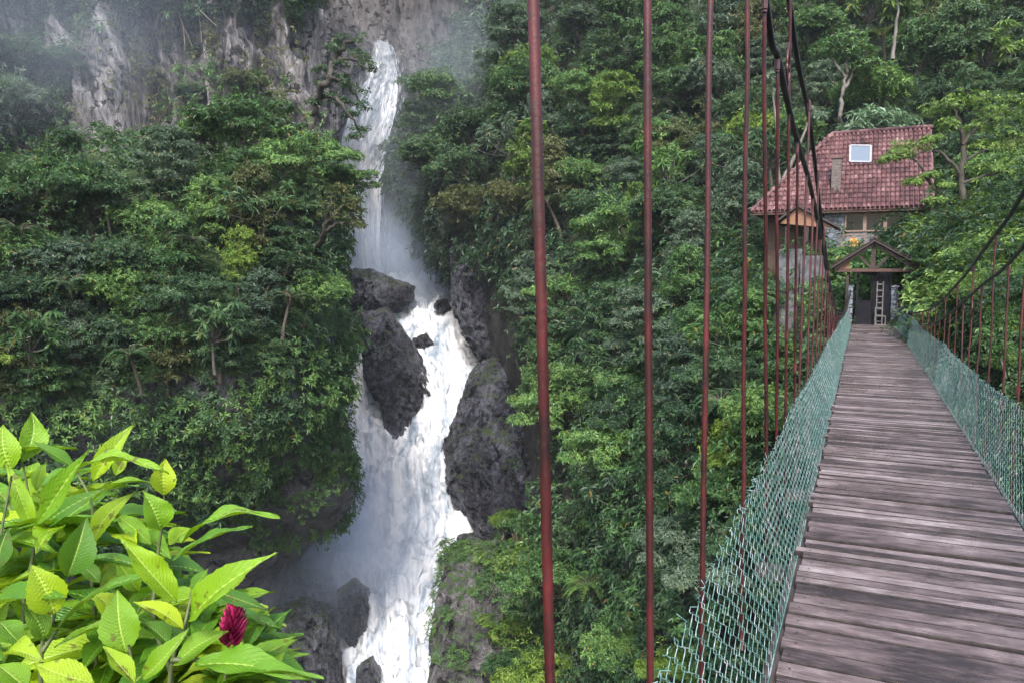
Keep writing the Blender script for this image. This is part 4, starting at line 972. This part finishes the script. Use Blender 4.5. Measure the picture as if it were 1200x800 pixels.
wtop = ez - .02; wz0 = on(1000, 272, 1, HY + .5)[2]; wzt = on(1000, 250, 1, HY + .5)[2]; WY = HY + .5
w0 = on(990, 260, 1, WY)[0]; w1 = on(1062, 260, 1, WY)[0]
wl.box((WX0, WY, .5), (w0, WY + 7, wtop + .1)); wl.box((w0, WY, .5), (w1, WY + .25, wz0)); wl.box((w1, WY, .5), (wx1, WY + 7, wtop + .1)); wl.box((w0, WY + 3, .5), (w1, WY + 3.2, wtop)); wl.box((w0, WY, wzt), (w1, WY + .25, wtop + .1))

hp.append(wl.build('wall', M['stone']))
hp.append(MB().box((x_el + .6, WY + 1.2, .5), (WX0 - .02, WY + 6.5, wtop - .1)).build('side_wall', M['darkwood']))
fs = MB(); fs.box((x_el + .05, HY + .06, ez - .14), (x_er - .05, HY + .12, ez - .05))
k_ = x_el + .3
while k_ < x_er: fs.box((k_, HY + .02, ez - .12), (k_ + .07, HY + .5, ez - .045)); k_ += .42
hp.append(fs.build('eave_boards', M['darkwood']))
M['winwood'] = simple_mat('winwood', (.12, .08, .06), (.24, .17, .13), .6, nscale=12)
m, nt, out = mat('glass'); g = G(nt)
bb = g.n('BsdfPrincipled'); bb.inputs['Base Color'].default_value = (.012, .014, .016, 1); bb.inputs['Roughness'].default_value = .1; bb.inputs['Specular IOR Level'].default_value = .25; nt.links.new(bb.outputs[0], out.inputs[0]); M['glass'] = m
nwin = 3
for k_ in range(nwin):
    xa, xb2 = w0 + (w1 - w0) * k_ / nwin, w0 + (w1 - w0) * (k_ + 1) / nwin
    fm = MB(); t_ = .075
    fm.box((xa + .003, WY - .06, wz0 + .003), (xa + t_, WY + .05, wzt)); fm.box((xb2 - t_, WY - .06, wz0 + .003), (xb2 - .003, WY + .05, wzt)); fm.box((xa + t_, WY - .06, wz0 + .003), (xb2 - t_, WY + .05, wz0 + t_)); fm.box((xa + t_, WY - .06, wzt - t_), (xb2 - t_, WY + .05, wzt))
    fo = fm.build('window', M['winwood']); hp.append(fo)
    MB().box((xa + t_, WY + .0, wz0 + t_), (xb2 - t_, WY + .012, wzt - t_)).build('pane', M['glass'], fo)
rl_ = MB(); rz0 = on(1000, 283, 1, HY - .4)[2]; rz1 = on(1000, 275, 1, HY - .4)[2]
for zz in (rz1, (rz0 + rz1) / 2 + .02): rl_.beam((w0 - .1, HY - .4, zz), (w1 + .2, HY - .4, zz), .05, .06)
x_ = w0 - .1
while x_ < w1 + .25: rl_.beam((x_, HY - .4, rz0 - .2), (x_, HY - .4, rz1), .06, .06, (0, 1, 0)); x_ += .5
rl_.box((w0 - .2, HY - .5, rz0 - .3), (w1 + .3, HY + .45, rz0 - .18))
hp.append(rl_.build('balcony', M['winwood']))
def roof_pt(px, py, lift=0):
    # point of the front slope under a pixel
    n_ = np.array([0, -(rz_ - ez), RY - HY]); n_ = n_ / np.linalg.norm(n_); p0 = np.array([0, HY, ez])
    r = FW + (px - 600) / F * RT - (py - 400) / F * UP
    t = ((p0 - EYE) @ n_) / (r @ n_); return EYE + t * r + n_ * lift
m, nt, out = mat('skylight_glass'); g = G(nt); nt.links.new(g.bsdf((.10, .13, .17), .5), out.inputs[0]); M['skyl'] = m
M['white'] = simple_mat('white_frame', (.2, .2, .22), (.3, .3, .32), .5, nscale=6, bump=.05)
sk = [roof_pt(a, b_, .10) for a, b_ in ((996, 192.5), (1020, 193), (1020.5, 174), (996.5, 173.5))]
n_ = np.array([0, -(rz_ - ez), RY - HY]); n_ = n_ / np.linalg.norm(n_)
fr = MB(); 
for k_ in range(4): fr.beam(sk[k_], sk[(k_ + 1) % 4], .09, .16, tuple(n_))
so = fr.build('skylight', M['white']); hp.append(so)
gl = MB().add(np.array(sk) + n_ * .05, [[0, 1, 2, 3]]).build('pane', M['skyl'], so)
m, nt, out = mat('old_brick'); g = G(nt); geo = g.n('NewGeometry')
br = g.n('TexBrick'); cx = g.n('SeparateXYZ'); g.set(cx.inputs[0], geo.outputs['Position']); cm_ = g.n('CombineXYZ'); g.set(cm_.inputs[0], cx.outputs[0]); g.set(cm_.inputs[1], cx.outputs[2])
g.set(br.inputs['Vector'], cm_.outputs[0]); br.inputs['Scale'].default_value = 3.4; br.inputs['Color1'].default_value = (.10, .08, .075, 1); br.inputs['Color2'].default_value = (.05, .04, .04, 1); br.inputs['Mortar'].default_value = (.14, .13, .12, 1)
nt.links.new(g.bsdf(br.outputs[0], .85), out.inputs[0]); M['brick'] = m
cb = roof_pt(974, 223); ct = on(974, 186, 1, cb[1] - .1); cw = (on(985, 200, 1, cb[1])[0] - on(974, 200, 1, cb[1])[0])
ch = MB().box((cb[0], cb[1] - .1, cb[2] - .3), (cb[0] + cw, cb[1] + .55, ct[2])).build('chimney', M['brick']); 
MB().box((cb[0] - .05, cb[1] - .16, ct[2] + .003), (cb[0] + cw + .05, cb[1] + .62, ct[2] + .14)).build('chimney_cap', M['tile'], ch); hp.append(ch)
pl_ = None
hs = empty('house', (0, HY, 0), label='stone house with a large reddish hipped tile roof and a white skylight', cat='house'); rebase(hs, hp)
# pot plant seen behind the middle window pane would be inside; flowers on the balcony
def small_plant(name, label, ctr, R, n, size, leafm, seed, cat='plant', flower=None):
    rg = np.random.default_rng(seed); cm, tm = MB(), MB()
    cs = [np.asarray(ctr) + rg.normal(0, R * .4, 3) for _ in range(n)]
    blobs_crown(cm, cs, [R * .5] * n, 30 / (R * R), size, rg, 6)
    base = np.asarray(ctr) - [0, 0, R * 1.3]
    for c in cs: tm.tube(cr(np.array([base, (base + c) / 2 + rg.normal(0, .04, 3), c]), 3), np.linspace(.02, .008, 7), 5)
    r_ = empty(name, Vector(base), label=label, cat=cat); ps = [tm.build('stem', M['bark'], smooth=True), cm.build('foliage', M[leafm])]
    rebase(r_, ps)
M['bloom_y'] = simple_mat('bloom_y', (.45, .22, .02), (.75, .45, .03), .6)
small_plant('flowering_bush', 'small bush with orange-yellow blossom below the house windows', on(998, 287, 1, 38.6), .32, 4, .11, 'bloom_y', 90, 'bush')
small_plant('hanging_creeper', 'leafy creeper under the house balcony above the gate roof', on(1042, 300, 1, 38.3), .7, 9, .2, 'leaf_yellow', 91)
small_plant('hanging_creeper', 'leafy creeper beside the stone wall left of the gate roof', on(975, 302, 1, 37.5), .6, 7, .18, 'leaf_green', 92)

# side porch (small gable roof) left of the house and the stone steps below it
PY_ = 36.5
parts = []
a_ = on(935, 240, 1, PY_); l_ = on(910, 259, 1, PY_); r_2 = on(983, 265, 1, PY_)
for ex, ezz in ((l_[0], l_[2]), (r_2[0], r_2[2])):
    V = []
    for yy in (PY_ - .2, PY_ + 3.2): V += [(a_[0], yy, a_[2]), (ex, yy, ezz), (ex, yy, ezz - .1), (a_[0], yy, a_[2] - .1)]
    parts.append(MB().add(V, [[0, 1, 2, 3], [7, 6, 5, 4], [0, 4, 5, 1], [1, 5, 6, 2], [2, 6, 7, 3], [3, 7, 4, 0]]).build('roof_slope', M['shingle']))
zb_ = l_[2] - .12
parts.append(MB().add([(l_[0] + .15, PY_, zb_), (r_2[0] - .15, PY_, r_2[2] - .1), (a_[0], PY_, a_[2] - .12), (l_[0] + .15, PY_ + .04, zb_), (r_2[0] - .15, PY_ + .04, r_2[2] - .1), (a_[0], PY_ + .04, a_[2] - .12)], [[0, 1, 2], [5, 4, 3]]).build('gable_board', M['tim_orange']))
for px_ in (922, 946, 962):
    q_ = on(px_, 266, 1, PY_ + .1); parts.append(MB().beam((q_[0], PY_ + .1, .5), (q_[0], PY_ + .1, q_[2]), .12, .12, (0, 1, 0)).build('post', M['tim_dark']))
q0, q1 = on(920, 300, 1, PY_ + 1.2), on(964, 268, 1, PY_ + 1.2)
parts.append(MB().box((q0[0], PY_ + 1.2, .5), (q1[0], PY_ + 1.4, q1[2])).build('back_wall', M['darkwood']))
po = empty('porch', (a_[0], PY_, .5), label='small brown gabled porch left of the stone house', cat='porch'); rebase(po, parts)
stp = MB(); sw0, sw1 = on(914, 300, 1, PY_ - 1)[0], on(938, 300, 1, PY_ - 1)[0]
M['concrete'] = simple_mat('concrete', (.03, .033, .038), (.10, .11, .12), .8, nscale=4, bump=.4, bdist=.02)
for k_ in range(9):
    z_ = on(925, 345, 1, PY_ - 3)[2] + k_ * .24
    stp.box((sw0 - rng.uniform(0, .06), PY_ - 3.2 + k_ * .3, z_ - 2.2), (sw1 + rng.uniform(0, .06), PY_ - 2.9 + k_ * .3 - .004, z_))
tag(stp.build('stone_steps', M['concrete']), 'grey stone steps climbing to the small brown porch', 'steps')
wb_ = MB(); a0 = on(938, 330, 1, PY_ - 2)
wb_.box((sw1 + .1, PY_ - 2.2, -1.5), (sw1 + 1.1, PY_ - 1.7, on(945, 300, 1, PY_ - 2)[2]))
for k_ in range(5): wb_.box((sw1 + .08, PY_ - 2.26, -1.2 + k_ * .5), (sw1 + 1.12, PY_ - 2.21, -.8 + k_ * .5))
tag(wb_.build('stone_wall', M['concrete']), 'short grey block wall beside the stone steps', 'wall')

# ------------------------------------------------------------------ broadleaf shrub in the lower left corner
m, nt, out = mat('shrub_leaf'); g = G(nt); geo = g.n('NewGeometry'); tc = g.n('TexCoord')
sx = g.n('SeparateXYZ'); g.set(sx.inputs[0], tc.outputs['UV']); U, V_ = sx.outputs[0], sx.outputs[1]
au = g.math('ABSOLUTE', g.math('SUBTRACT', U, .5)); rib = g.ramp(au, [(.012, 1.0), (.035, 0.0)])
ph = g.math('SUBTRACT', g.math('MULTIPLY', V_, 15.0), g.math('MULTIPLY', au, 9.0)); fr_ = g.math('ABSOLUTE', g.math('SUBTRACT', g.math('FRACT', ph), .5))
side = g.ramp(fr_, [(.03, 1.0), (.16, 0.0)]); cell = g.noise(tc.outputs['UV'], 55, 3, .6)
fine = geo.outputs['Random Per Island']
base = g.ramp(fine, [(0, (.045, .15, .012)), (.35, (.12, .31, .010)), (.7, (.30, .52, .008)), (1, (.54, .68, .010))])
base = g.mix(g.math('MULTIPLY', g.noise(geo.outputs['Position'], 14, 3), .45), base, (.04, .15, .02))
spot = g.ramp(g.math('ADD', g.noise(geo.outputs['Position'], 60, 3), g.math('MULTIPLY', g.noise(geo.outputs['Position'], 9, 2), .5)), [(.90, 0.0), (.94, 1.0)])
base = g.mix(g.math('MULTIPLY', spot, .8), base, (.10, .055, .015))
vein = g.math('MAXIMUM', rib, g.math('MULTIPLY', side, .28))
c = g.mix(vein, g.mix(g.math('MULTIPLY', g.math('SUBTRACT', 1.0, side), .22), base, (.03, .12, .01)), g.mix(.65, base, (.42, .56, .12)))
h = g.math('ADD', g.math('MULTIPLY', g.math('SUBTRACT', 1.0, g.math('MAXIMUM', rib, side)), .6), g.math('MULTIPLY', cell, .5))
b_ = g.bsdf(c, .24, normal=g.bump(h, .6, .005), spec=.55); t = g.n('BsdfTranslucent'); g.set(t.inputs[0], g.mix(.5, c, (.42, .58, .01)))
mx_ = g.n('MixShader'); mx_.inputs[0].default_value = .36
nt.links.new(b_, mx_.inputs[1]); nt.links.new(t.outputs[0], mx_.inputs[2]); nt.links.new(mx_.outputs[0], out.inputs[0]); M['shrub_leaf'] = m
M['green_stem'] = simple_mat('green_stem', (.04, .06, .02), (.10, .12, .04), .6, nscale=30)
lrng = np.random.default_rng(77)
LV = MB(); PET = MB()
def blade(base, tip, width, nrm_, arch=.12, fold=.35, curl=0.0, mb=LV):
    base, tip = np.asarray(base, float), np.asarray(tip, float); ax = tip - base; Ln = np.linalg.norm(ax); ax /= Ln
    n = np.asarray(nrm_, float); n = n - ax * (n @ ax); n /= np.linalg.norm(n); sd = np.cross(ax, n)
    nv_, nu_ = 44, 14; kf = lrng.uniform(11, 18)
    t = np.linspace(0, 1, nv_)[:, None]; s = np.linspace(-1, 1, nu_ + 1)[None]
    prof = np.sin(PI * np.clip(t, 0, 1) ** .86) ** 1.12 * (1 - .2 * t) + .010
    prof = prof / prof.max()
    w = width * .5 * prof * (1 + .03 * np.sin(t * 60 + s))
    lift = arch * Ln * np.sin(PI * t) - curl * Ln * t ** 2.2
    quilt = .0026 * np.cos(2 * PI * (t * kf - np.abs(s) * 4.5)) * (1 - np.abs(s)) * (np.abs(s) > .08)
    up_ = lift + fold * w * (np.abs(s) ** 1.15) + quilt + lrng.uniform(.008, .03) * Ln * np.sin(t * lrng.uniform(8, 16) + s * 2 + lrng.random() * 6) * np.abs(s)
    bendside = .06 * Ln * np.sin(PI * t) * lrng.normal(0, .6)
    X = base + ax * Ln * t[..., None] + sd * (w * s + bendside)[..., None] + n * up_[..., None]
    c_ = nu_ + 1; i = np.arange(nv_ - 1)[:, None] * c_; j = np.arange(nu_)[None]
    uv_ = np.stack(np.broadcast_arrays(.5 + s * .5 * (.25 + .75 * prof), t * kf / 15), -1).reshape(-1, 2)
    mb.add(X.reshape(-1, 3), np.stack([i + j, i + j + 1, i + c_ + j + 1, i + c_ + j], -1).reshape(-1, 4), uv_)
def ZP(zx, zy): return zx / 2.2222, 440 + zy / 2.2222
# (base, tip, width in zoom px, depth, tip depth offset, facing: 0 = faces camera, 1 = faces up)
LEAVES = [((55, 225), (90, 88), 85, 1.75, .06, .3), ((30, 245), (5, 125), 95, 1.6, 0, .25), ((95, 392), (230, 190), 72, 1.45, -.02, .3), ((195, 240), (86, 170), 44, 1.7, -.02, .6), ((240, 275), (346, 122), 62, 1.7, .05, .35),
 ((190, 245), (428, 216), 54, 1.5, -.03, .7), ((85, 400), (22, 225), 52, 1.55, 0, .3), ((108, 395), (272, 288), 62, 1.55, -.02, .45), ((428, 312), (432, 214), 74, 1.55, .03, .15), ((235, 330), (396, 276), 44, 1.6, 0, .6),
 ((418, 402), (380, 300), 92, 1.45, -.02, .2), ((240, 442), (348, 300), 62, 1.55, .02, .3), ((66, 400), (-6, 310), 60, 1.6, 0, .5), ((175, 525), (228, 366), 104, 1.4, 0, .2), ((395, 440), (288, 350), 52, 1.55, 0, .5),
 ((470, 432), (716, 345), 62, 1.45, -.02, .75), ((450, 480), (652, 383), 50, 1.43, -.02, .7), ((462, 590), (308, 414), 86, 1.35, -.03, .35), ((492, 640), (682, 450), 112, 1.32, -.05, .4), ((212, 482), (384, 494), 56, 1.5, 0, .7),
 ((565, 562), (702, 608), 50, 1.45, -.03, .7), ((150, 655), (402, 518), 84, 1.38, -.02, .5), ((142, 622), (80, 490), 112, 1.3, -.03, .4), ((-20, 600), (160, 560), 90, 1.35, -.04, .6), ((330, 722), (305, 555), 118, 1.3, .02, .2),
 ((478, 660), (352, 580), 56, 1.3, 0, .5), ((370, 792), (490, 656), 66, 1.25, 0, .4), ((450, 755), (588, 660), 92, 1.32, 0, .4), ((508, 752), (792, 765), 98, 1.3, -.06, .7), ((575, 800), (842, 780), 46, 1.27, -.04, .8),
 ((245, 800), (88, 738), 92, 1.2, -.03, .6), ((70, 815), (-6, 745), 84, 1.2, 0, .5), ((-8, 505), (22, 395), 66, 1.35, 0, .3), ((352, 800), (274, 694), 60, 1.22, 0, .35), ((112, 690), (62, 590), 74, 1.35, 0, .3),
 ((95, 300), (118, 222), 40, 1.7, 0, .3), ((20, 330), (-12, 270), 50, 1.6, 0, .4), ((300, 260), (330, 200), 40, 1.8, 0, .3), ((440, 440), (500, 395), 56, 1.55, 0, .4), ((360, 560), (300, 470), 60, 1.5, 0, .4),
 ((440, 700), (372, 640), 66, 1.35, 0, .4), ((560, 760), (640, 650), 40, 1.5, 0, .4), ((640, 700), (672, 645), 34, 1.5, 0, .3), ((500, 560), (540, 500), 46, 1.55, 0, .4), ((340, 400), (250, 372), 44, 1.62, 0, .6),
 ((260, 540), (200, 480), 50, 1.55, 0, .5), ((300, 640), (240, 560), 74, 1.5, 0, .3), ((700, 770), (742, 714), 30, 1.45, 0, .4), ((20, 720), (110, 735), 70, 1.25, -.03, .5), ((0, 640), (62, 700), 80, 1.45, 0, .5)]
for (b0, t0, w_, D_, dt_, fu) in LEAVES:
    bp = P(*ZP(*b0), D_); tp = P(*ZP(*t0), D_ + dt_ + lrng.normal(0, .015))
    n0 = (EYE - bp) / np.linalg.norm(EYE - bp) * (1 - fu * .8) + np.array([0, 0, 1.0]) * (.25 + fu) + lrng.normal(0, .16, 3)
    blade(bp, tp, w_ / 2.2222 / F * D_ * .84, n0, arch=lrng.uniform(.03, .13), fold=lrng.uniform(.2, .75), curl=lrng.uniform(0, .16))
# filler leaves deeper in the shrub, whorls on hidden shoots
for k_ in range(120):
    zx, zy = lrng.uniform(-60, 640), 0
    ymin = np.interp(zx, [-60, 60, 200, 330, 450, 560, 650], [170, 200, 270, 330, 420, 600, 730]); zy = lrng.uniform(ymin + 45, 900)
    D_ = lrng.uniform(1.55, 2.15); ctr = P(*ZP(zx, zy), D_); a0_ = lrng.random() * 6
    for q in range(5):
        an = a0_ + q * 2 * PI / 5 + lrng.normal(0, .2); d_ = np.array([math.cos(an), math.sin(an), lrng.uniform(-.1, .5)]); d_ /= np.linalg.norm(d_)
        Ln = lrng.uniform(.12, .2); blade(ctr, ctr + d_ * Ln, Ln * lrng.uniform(.3, .42), np.array([0, 0, 1.0]) - d_ * .3 + lrng.normal(0, .15, 3), arch=.06, curl=.12)
ST = MB()
for pts, D_ in ([(440, 1050), (440, 830), (452, 730), (480, 650), (500, 560)], 1.36), ([(440, 900), (445, 780), (400, 640), (410, 480), (420, 400), (428, 310)], 1.5), ([(110, 1050), (108, 720), (140, 630), (150, 540)], 1.4), ([(100, 1000), (60, 640), (85, 470), (90, 400), (60, 230)], 1.62), ([(240, 1000), (250, 700), (235, 480), (240, 340), (200, 250)], 1.62), ([(330, 1000), (350, 860), (345, 760), (335, 700)], 1.3), ([(600, 1000), (580, 860), (590, 760), (606, 700)], 1.5), ([(20, 1000), (-10, 700), (-10, 500), (30, 260)], 1.5), ([(445, 740), (520, 740), (570, 770)], 1.33), ([(108, 720), (150, 660)], 1.38):
    q = cr(np.array([P(*ZP(*p), D_ + lrng.normal(0, .01)) for p in pts]), 6); ST.tube(q, np.linspace(.005, .0022, len(q)), 6)
m, nt, out = mat('magenta_petal'); g = G(nt); geo = g.n('NewGeometry')
c = g.ramp(geo.outputs['Random Per Island'], [(0, (.10, .002, .02)), (.6, (.22, .005, .05)), (1, (.40, .02, .11))]); nt.links.new(g.bsdf(c, .4), out.inputs[0]); M['petal'] = m
ca = P(*ZP(600, 700), 1.42); cb_ = P(*ZP(614, 588), 1.42); axd = (cb_ - ca); hL = np.linalg.norm(axd); axd /= hL
for k_ in range(120):
    t = (k_ + .5) / 120; an = k_ * 2.39996; rr = .02 * math.sin(PI * min(1, .25 + t * .75)) ** .8
    e1 = nrm(np.cross(axd, [0.3, 1, 0])); e2 = np.cross(axd, e1); rad = e1 * math.cos(an) + e2 * math.sin(an)
    p0 = ca + axd * hL * t * .88; d_ = nrm(rad * 1.0 + axd * (.45 + .8 * t)); ln = .021 * lrng.uniform(.8, 1.2) * (1.1 - .3 * t)
    p1 = p0 + rad * rr * .35; pts = np.array([p1, p1 + d_ * ln * .5, p1 + d_ * ln + axd * ln * .25])
    PET.tube(cr(pts, 3), [.0012, .0024, .0036, .0042, .0036, .002, .0008], 5)
parts = [LV.build('foliage', M['shrub_leaf'], smooth=True), ST.build('stem', M['green_stem'], smooth=True), PET.build('flower_spike', M['petal'], smooth=True)]
sb = empty('broadleaf_shrub', (-1.3, .6, -.35), label='bright yellow-green shrub with large veined leaves and one magenta flower spike', cat='shrub'); rebase(sb, parts)

# ------------------------------------------------------------------ tree labels
def place_of(r):
    root, tone, form, name, region, x, y, d = r
    if region == 'L': 
        h = 'upper' if y < 260 else ('middle' if y < 370 else 'lower'); s = 'left' if x < 140 else ('centre' if x < 280 else 'right')
        return {'left': 'on the %s left promontory, far left', 'centre': 'midway across the %s left promontory', 'right': 'on the %s promontory by the waterfall'}[s] % h
    if region == 'UL': return 'in the mist on the upper left cliff'
    if region == 'UC': return 'clinging to the bare left cliff face'
    if region == 'UT': return 'overhanging the brow of the left cliff'
    if region == 'M': return 'on the mossy bank right of the lower rapids'
    if region == 'B': return 'behind the red rods right of the bridge'
    if region == 'H': return 'on the slope above the house roof' if x < 1100 else 'on the slope right of the house roof'
    s = 'just right of the tall waterfall' if x < 560 else 'left of the thickest red rod' if x < 640 else 'between the two nearest red rods' if x < 762 else 'between the second and third red rods' if x < 828 else 'between the third and fourth red rods' if x < 873 else 'behind the crowded red rods'
    return s
FORMW = {'domed': 'round-topped', 'tiered': 'layered', 'upright': 'tall narrow', 'spreading': 'spreading', 'bushy': 'low', 'fern': 'feathery', 'bigleaf': 'large-leaved'}
groups = {}
for r in TREES:
    base_l = '%s %s %s %s' % (FORMW[r[2]], TONE[r[1]], r[3].replace('_', ' '), place_of(r)); groups.setdefault(base_l, []).append(r)
ORD = ['topmost'] + [a + ' highest' for a in 'second third fourth fifth sixth seventh eighth ninth tenth'.split()]
for bl, rs in groups.items():
    rs.sort(key=lambda r: r[6])
    for i_, r in enumerate(rs):
        l = bl if len(rs) == 1 else (bl + (', lowest' if i_ == len(rs) - 1 else ', ' + ORD[min(i_, 9)]))
        gname = {'L': 'trees on the left promontory', 'UL': 'trees on the upper left cliff', 'UC': 'trees on the cliff face', 'UT': 'trees on the cliff brow', 'M': 'bushes on the mossy bank', 'B': 'trees beside the bridge', 'H': 'trees around the house', 'R': 'trees on the right slope'}[r[4]]
        tag(r[0], l, 'bush' if r[3] == 'bush' else 'tree', gname)

# ------------------------------------------------------------------ haze and mist
def vol_mat(name, dens, col=(.72, .83, 1.0), noisy=True, scale=.12, thr=.35):
    m, nt, out = mat(name); g = G(nt); pv = g.n('VolumePrincipled'); pv.inputs['Color'].default_value = (*col, 1); pv.inputs['Anisotropy'].default_value = 0
    if noisy:
        tc = g.n('TexCoord'); ln = g.n('VectorMath', operation='LENGTH'); g.set(ln.inputs[0], tc.outputs['Object'])
        fall = g.math('SUBTRACT', 1.0, ln.outputs['Value'], True); fall = g.math('POWER', fall, 1.1)
        geo = g.n('NewGeometry'); n = g.noise(geo.outputs['Position'], scale, 3, .6, .4)
        n = g.ramp(n, [(thr, 0.0), (thr + .35, 1.0)])
        g.set(pv.inputs['Density'], g.math('MULTIPLY', g.math('MULTIPLY', fall, n), dens))
    else: pv.inputs['Density'].default_value = dens
    nt.links.new(pv.outputs[0], out.inputs['Volume']); return m
def mist(px, py, D, rx, ry, rz, dens, rot=0, scale=.12, thr=.3):
    th = np.linspace(0, 2 * PI, 24, endpoint=False); ph_ = np.linspace(0.001, PI - .001, 14)
    T, Q = np.meshgrid(th, ph_); V = np.stack([np.sin(Q) * np.cos(T), np.sin(Q) * np.sin(T), np.cos(Q)], -1)
    c_ = 24; i = np.arange(13)[:, None] * c_; j = np.arange(c_)[None]; j2 = (j + 1) % c_
    b = MB().add(V.reshape(-1, 3), np.stack([i + j, i + c_ + j, i + c_ + j2, i + j2], -1).reshape(-1, 4))
    b.f.append(np.array([list(range(23, -1, -1))])[:, ::-1]) ; b.f.append(np.array([[13 * 24 + k for k in range(24)]]))
    o = b.build('mist', vol_mat('mist', dens, scale=scale, thr=thr)); o.location = Vector(P(px, py, D)); o.scale = (rx, ry, rz); o.rotation_euler = (0, 0, YAW + rot); tag(o, kind='stuff'); return o
MIST = [
 mist(425, 160, 108, 10, 5, 24, .025, scale=.10, thr=.22), mist(478, 300, 102, 15, 6, 10, .22, scale=.12, thr=.2),
 mist(390, 625, 63, 10, 5, 11, .38, scale=.16, thr=.22), mist(310, 700, 56, 9, 5, 9, .07, scale=.15),
 mist(40, 20, 66, 24, 7, 13, .028, scale=.07), mist(545, 150, 94, 15, 6, 19, .075, scale=.08)]
allv = []
for o in SC.objects:
    if o.type == 'MESH':
        for c_ in o.bound_box: allv.append(o.matrix_world @ Vector(c_)) if o.parent is None else None
lo_ = np.min(np.array([tuple(v) for v in allv]), 0) - 12; hi_ = np.max(np.array([tuple(v) for v in allv]), 0) + 12
for o in MIST: 
    q = np.array(o.location); s = max(o.scale); lo_ = np.minimum(lo_, q - s - 2); hi_ = np.maximum(hi_, q + s + 2)
lo_ = np.minimum(lo_, [-8, -8, -12])
hz_ = MB().box(tuple(lo_), tuple(hi_)).build('haze', vol_mat('haze', .0002, (.80, .88, 1.0), noisy=False)); tag(hz_, kind='stuff')

# ------------------------------------------------------------------ light, camera, render
SUN_EL, SUN_AZ = math.radians(48), math.radians(160)
w = bpy.data.worlds.new('World'); SC.world = w; w.use_nodes = True; nt = w.node_tree; nt.nodes.clear(); g = G(nt)
sky = g.n('TexSky', sky_type='NISHITA', sun_disc=False, sun_elevation=SUN_EL, sun_rotation=SUN_AZ, air_density=1.0, dust_density=4.0, ozone_density=1.0)
hs_ = g.n('HueSaturation'); hs_.inputs['Saturation'].default_value = 1.1; g.set(hs_.inputs['Color'], sky.outputs[0])
bg = g.n('Background'); g.set(bg.inputs[0], hs_.outputs[0]); bg.inputs[1].default_value = .13
wo = g.n('OutputWorld'); nt.links.new(bg.outputs[0], wo.inputs[0])
sl = bpy.data.lights.new('sun', 'SUN'); sl.energy = 1.5; sl.angle = math.radians(12); sl.color = (1, .975, .95)
so_ = bpy.data.objects.new('sun', sl); COL.objects.link(so_)
sd = Vector((math.sin(SUN_AZ) * math.cos(SUN_EL), math.cos(SUN_AZ) * math.cos(SUN_EL), math.sin(SUN_EL)))
so_.rotation_euler = sd.to_track_quat('Z', 'Y').to_euler()
cam = bpy.data.cameras.new('camera'); co = bpy.data.objects.new('camera', cam); COL.objects.link(co)
cam.sensor_width = 36; cam.lens = 36 * F / 1200; cam.clip_start = .05; cam.clip_end = 2000
co.location = Vector(EYE); co.rotation_euler = (PI / 2 - PITCH, 0, YAW); SC.camera = co
SC.view_settings.view_transform = 'Standard'; SC.view_settings.look = 'None'; SC.view_settings.gamma = 1; SC.view_settings.exposure = 1.75
cy = SC.cycles; cy.use_denoising = True
try: cy.denoiser = 'OPENIMAGEDENOISE'
except Exception: pass
cy.max_bounces = 9; cy.diffuse_bounces = 3; cy.glossy_bounces = 2; cy.transmission_bounces = 3; cy.volume_bounces = 7; cy.transparent_max_bounces = 4
cy.volume_step_rate = 1.5; cy.volume_max_steps = 64
cy.use_adaptive_sampling = True; cy.adaptive_threshold = .012
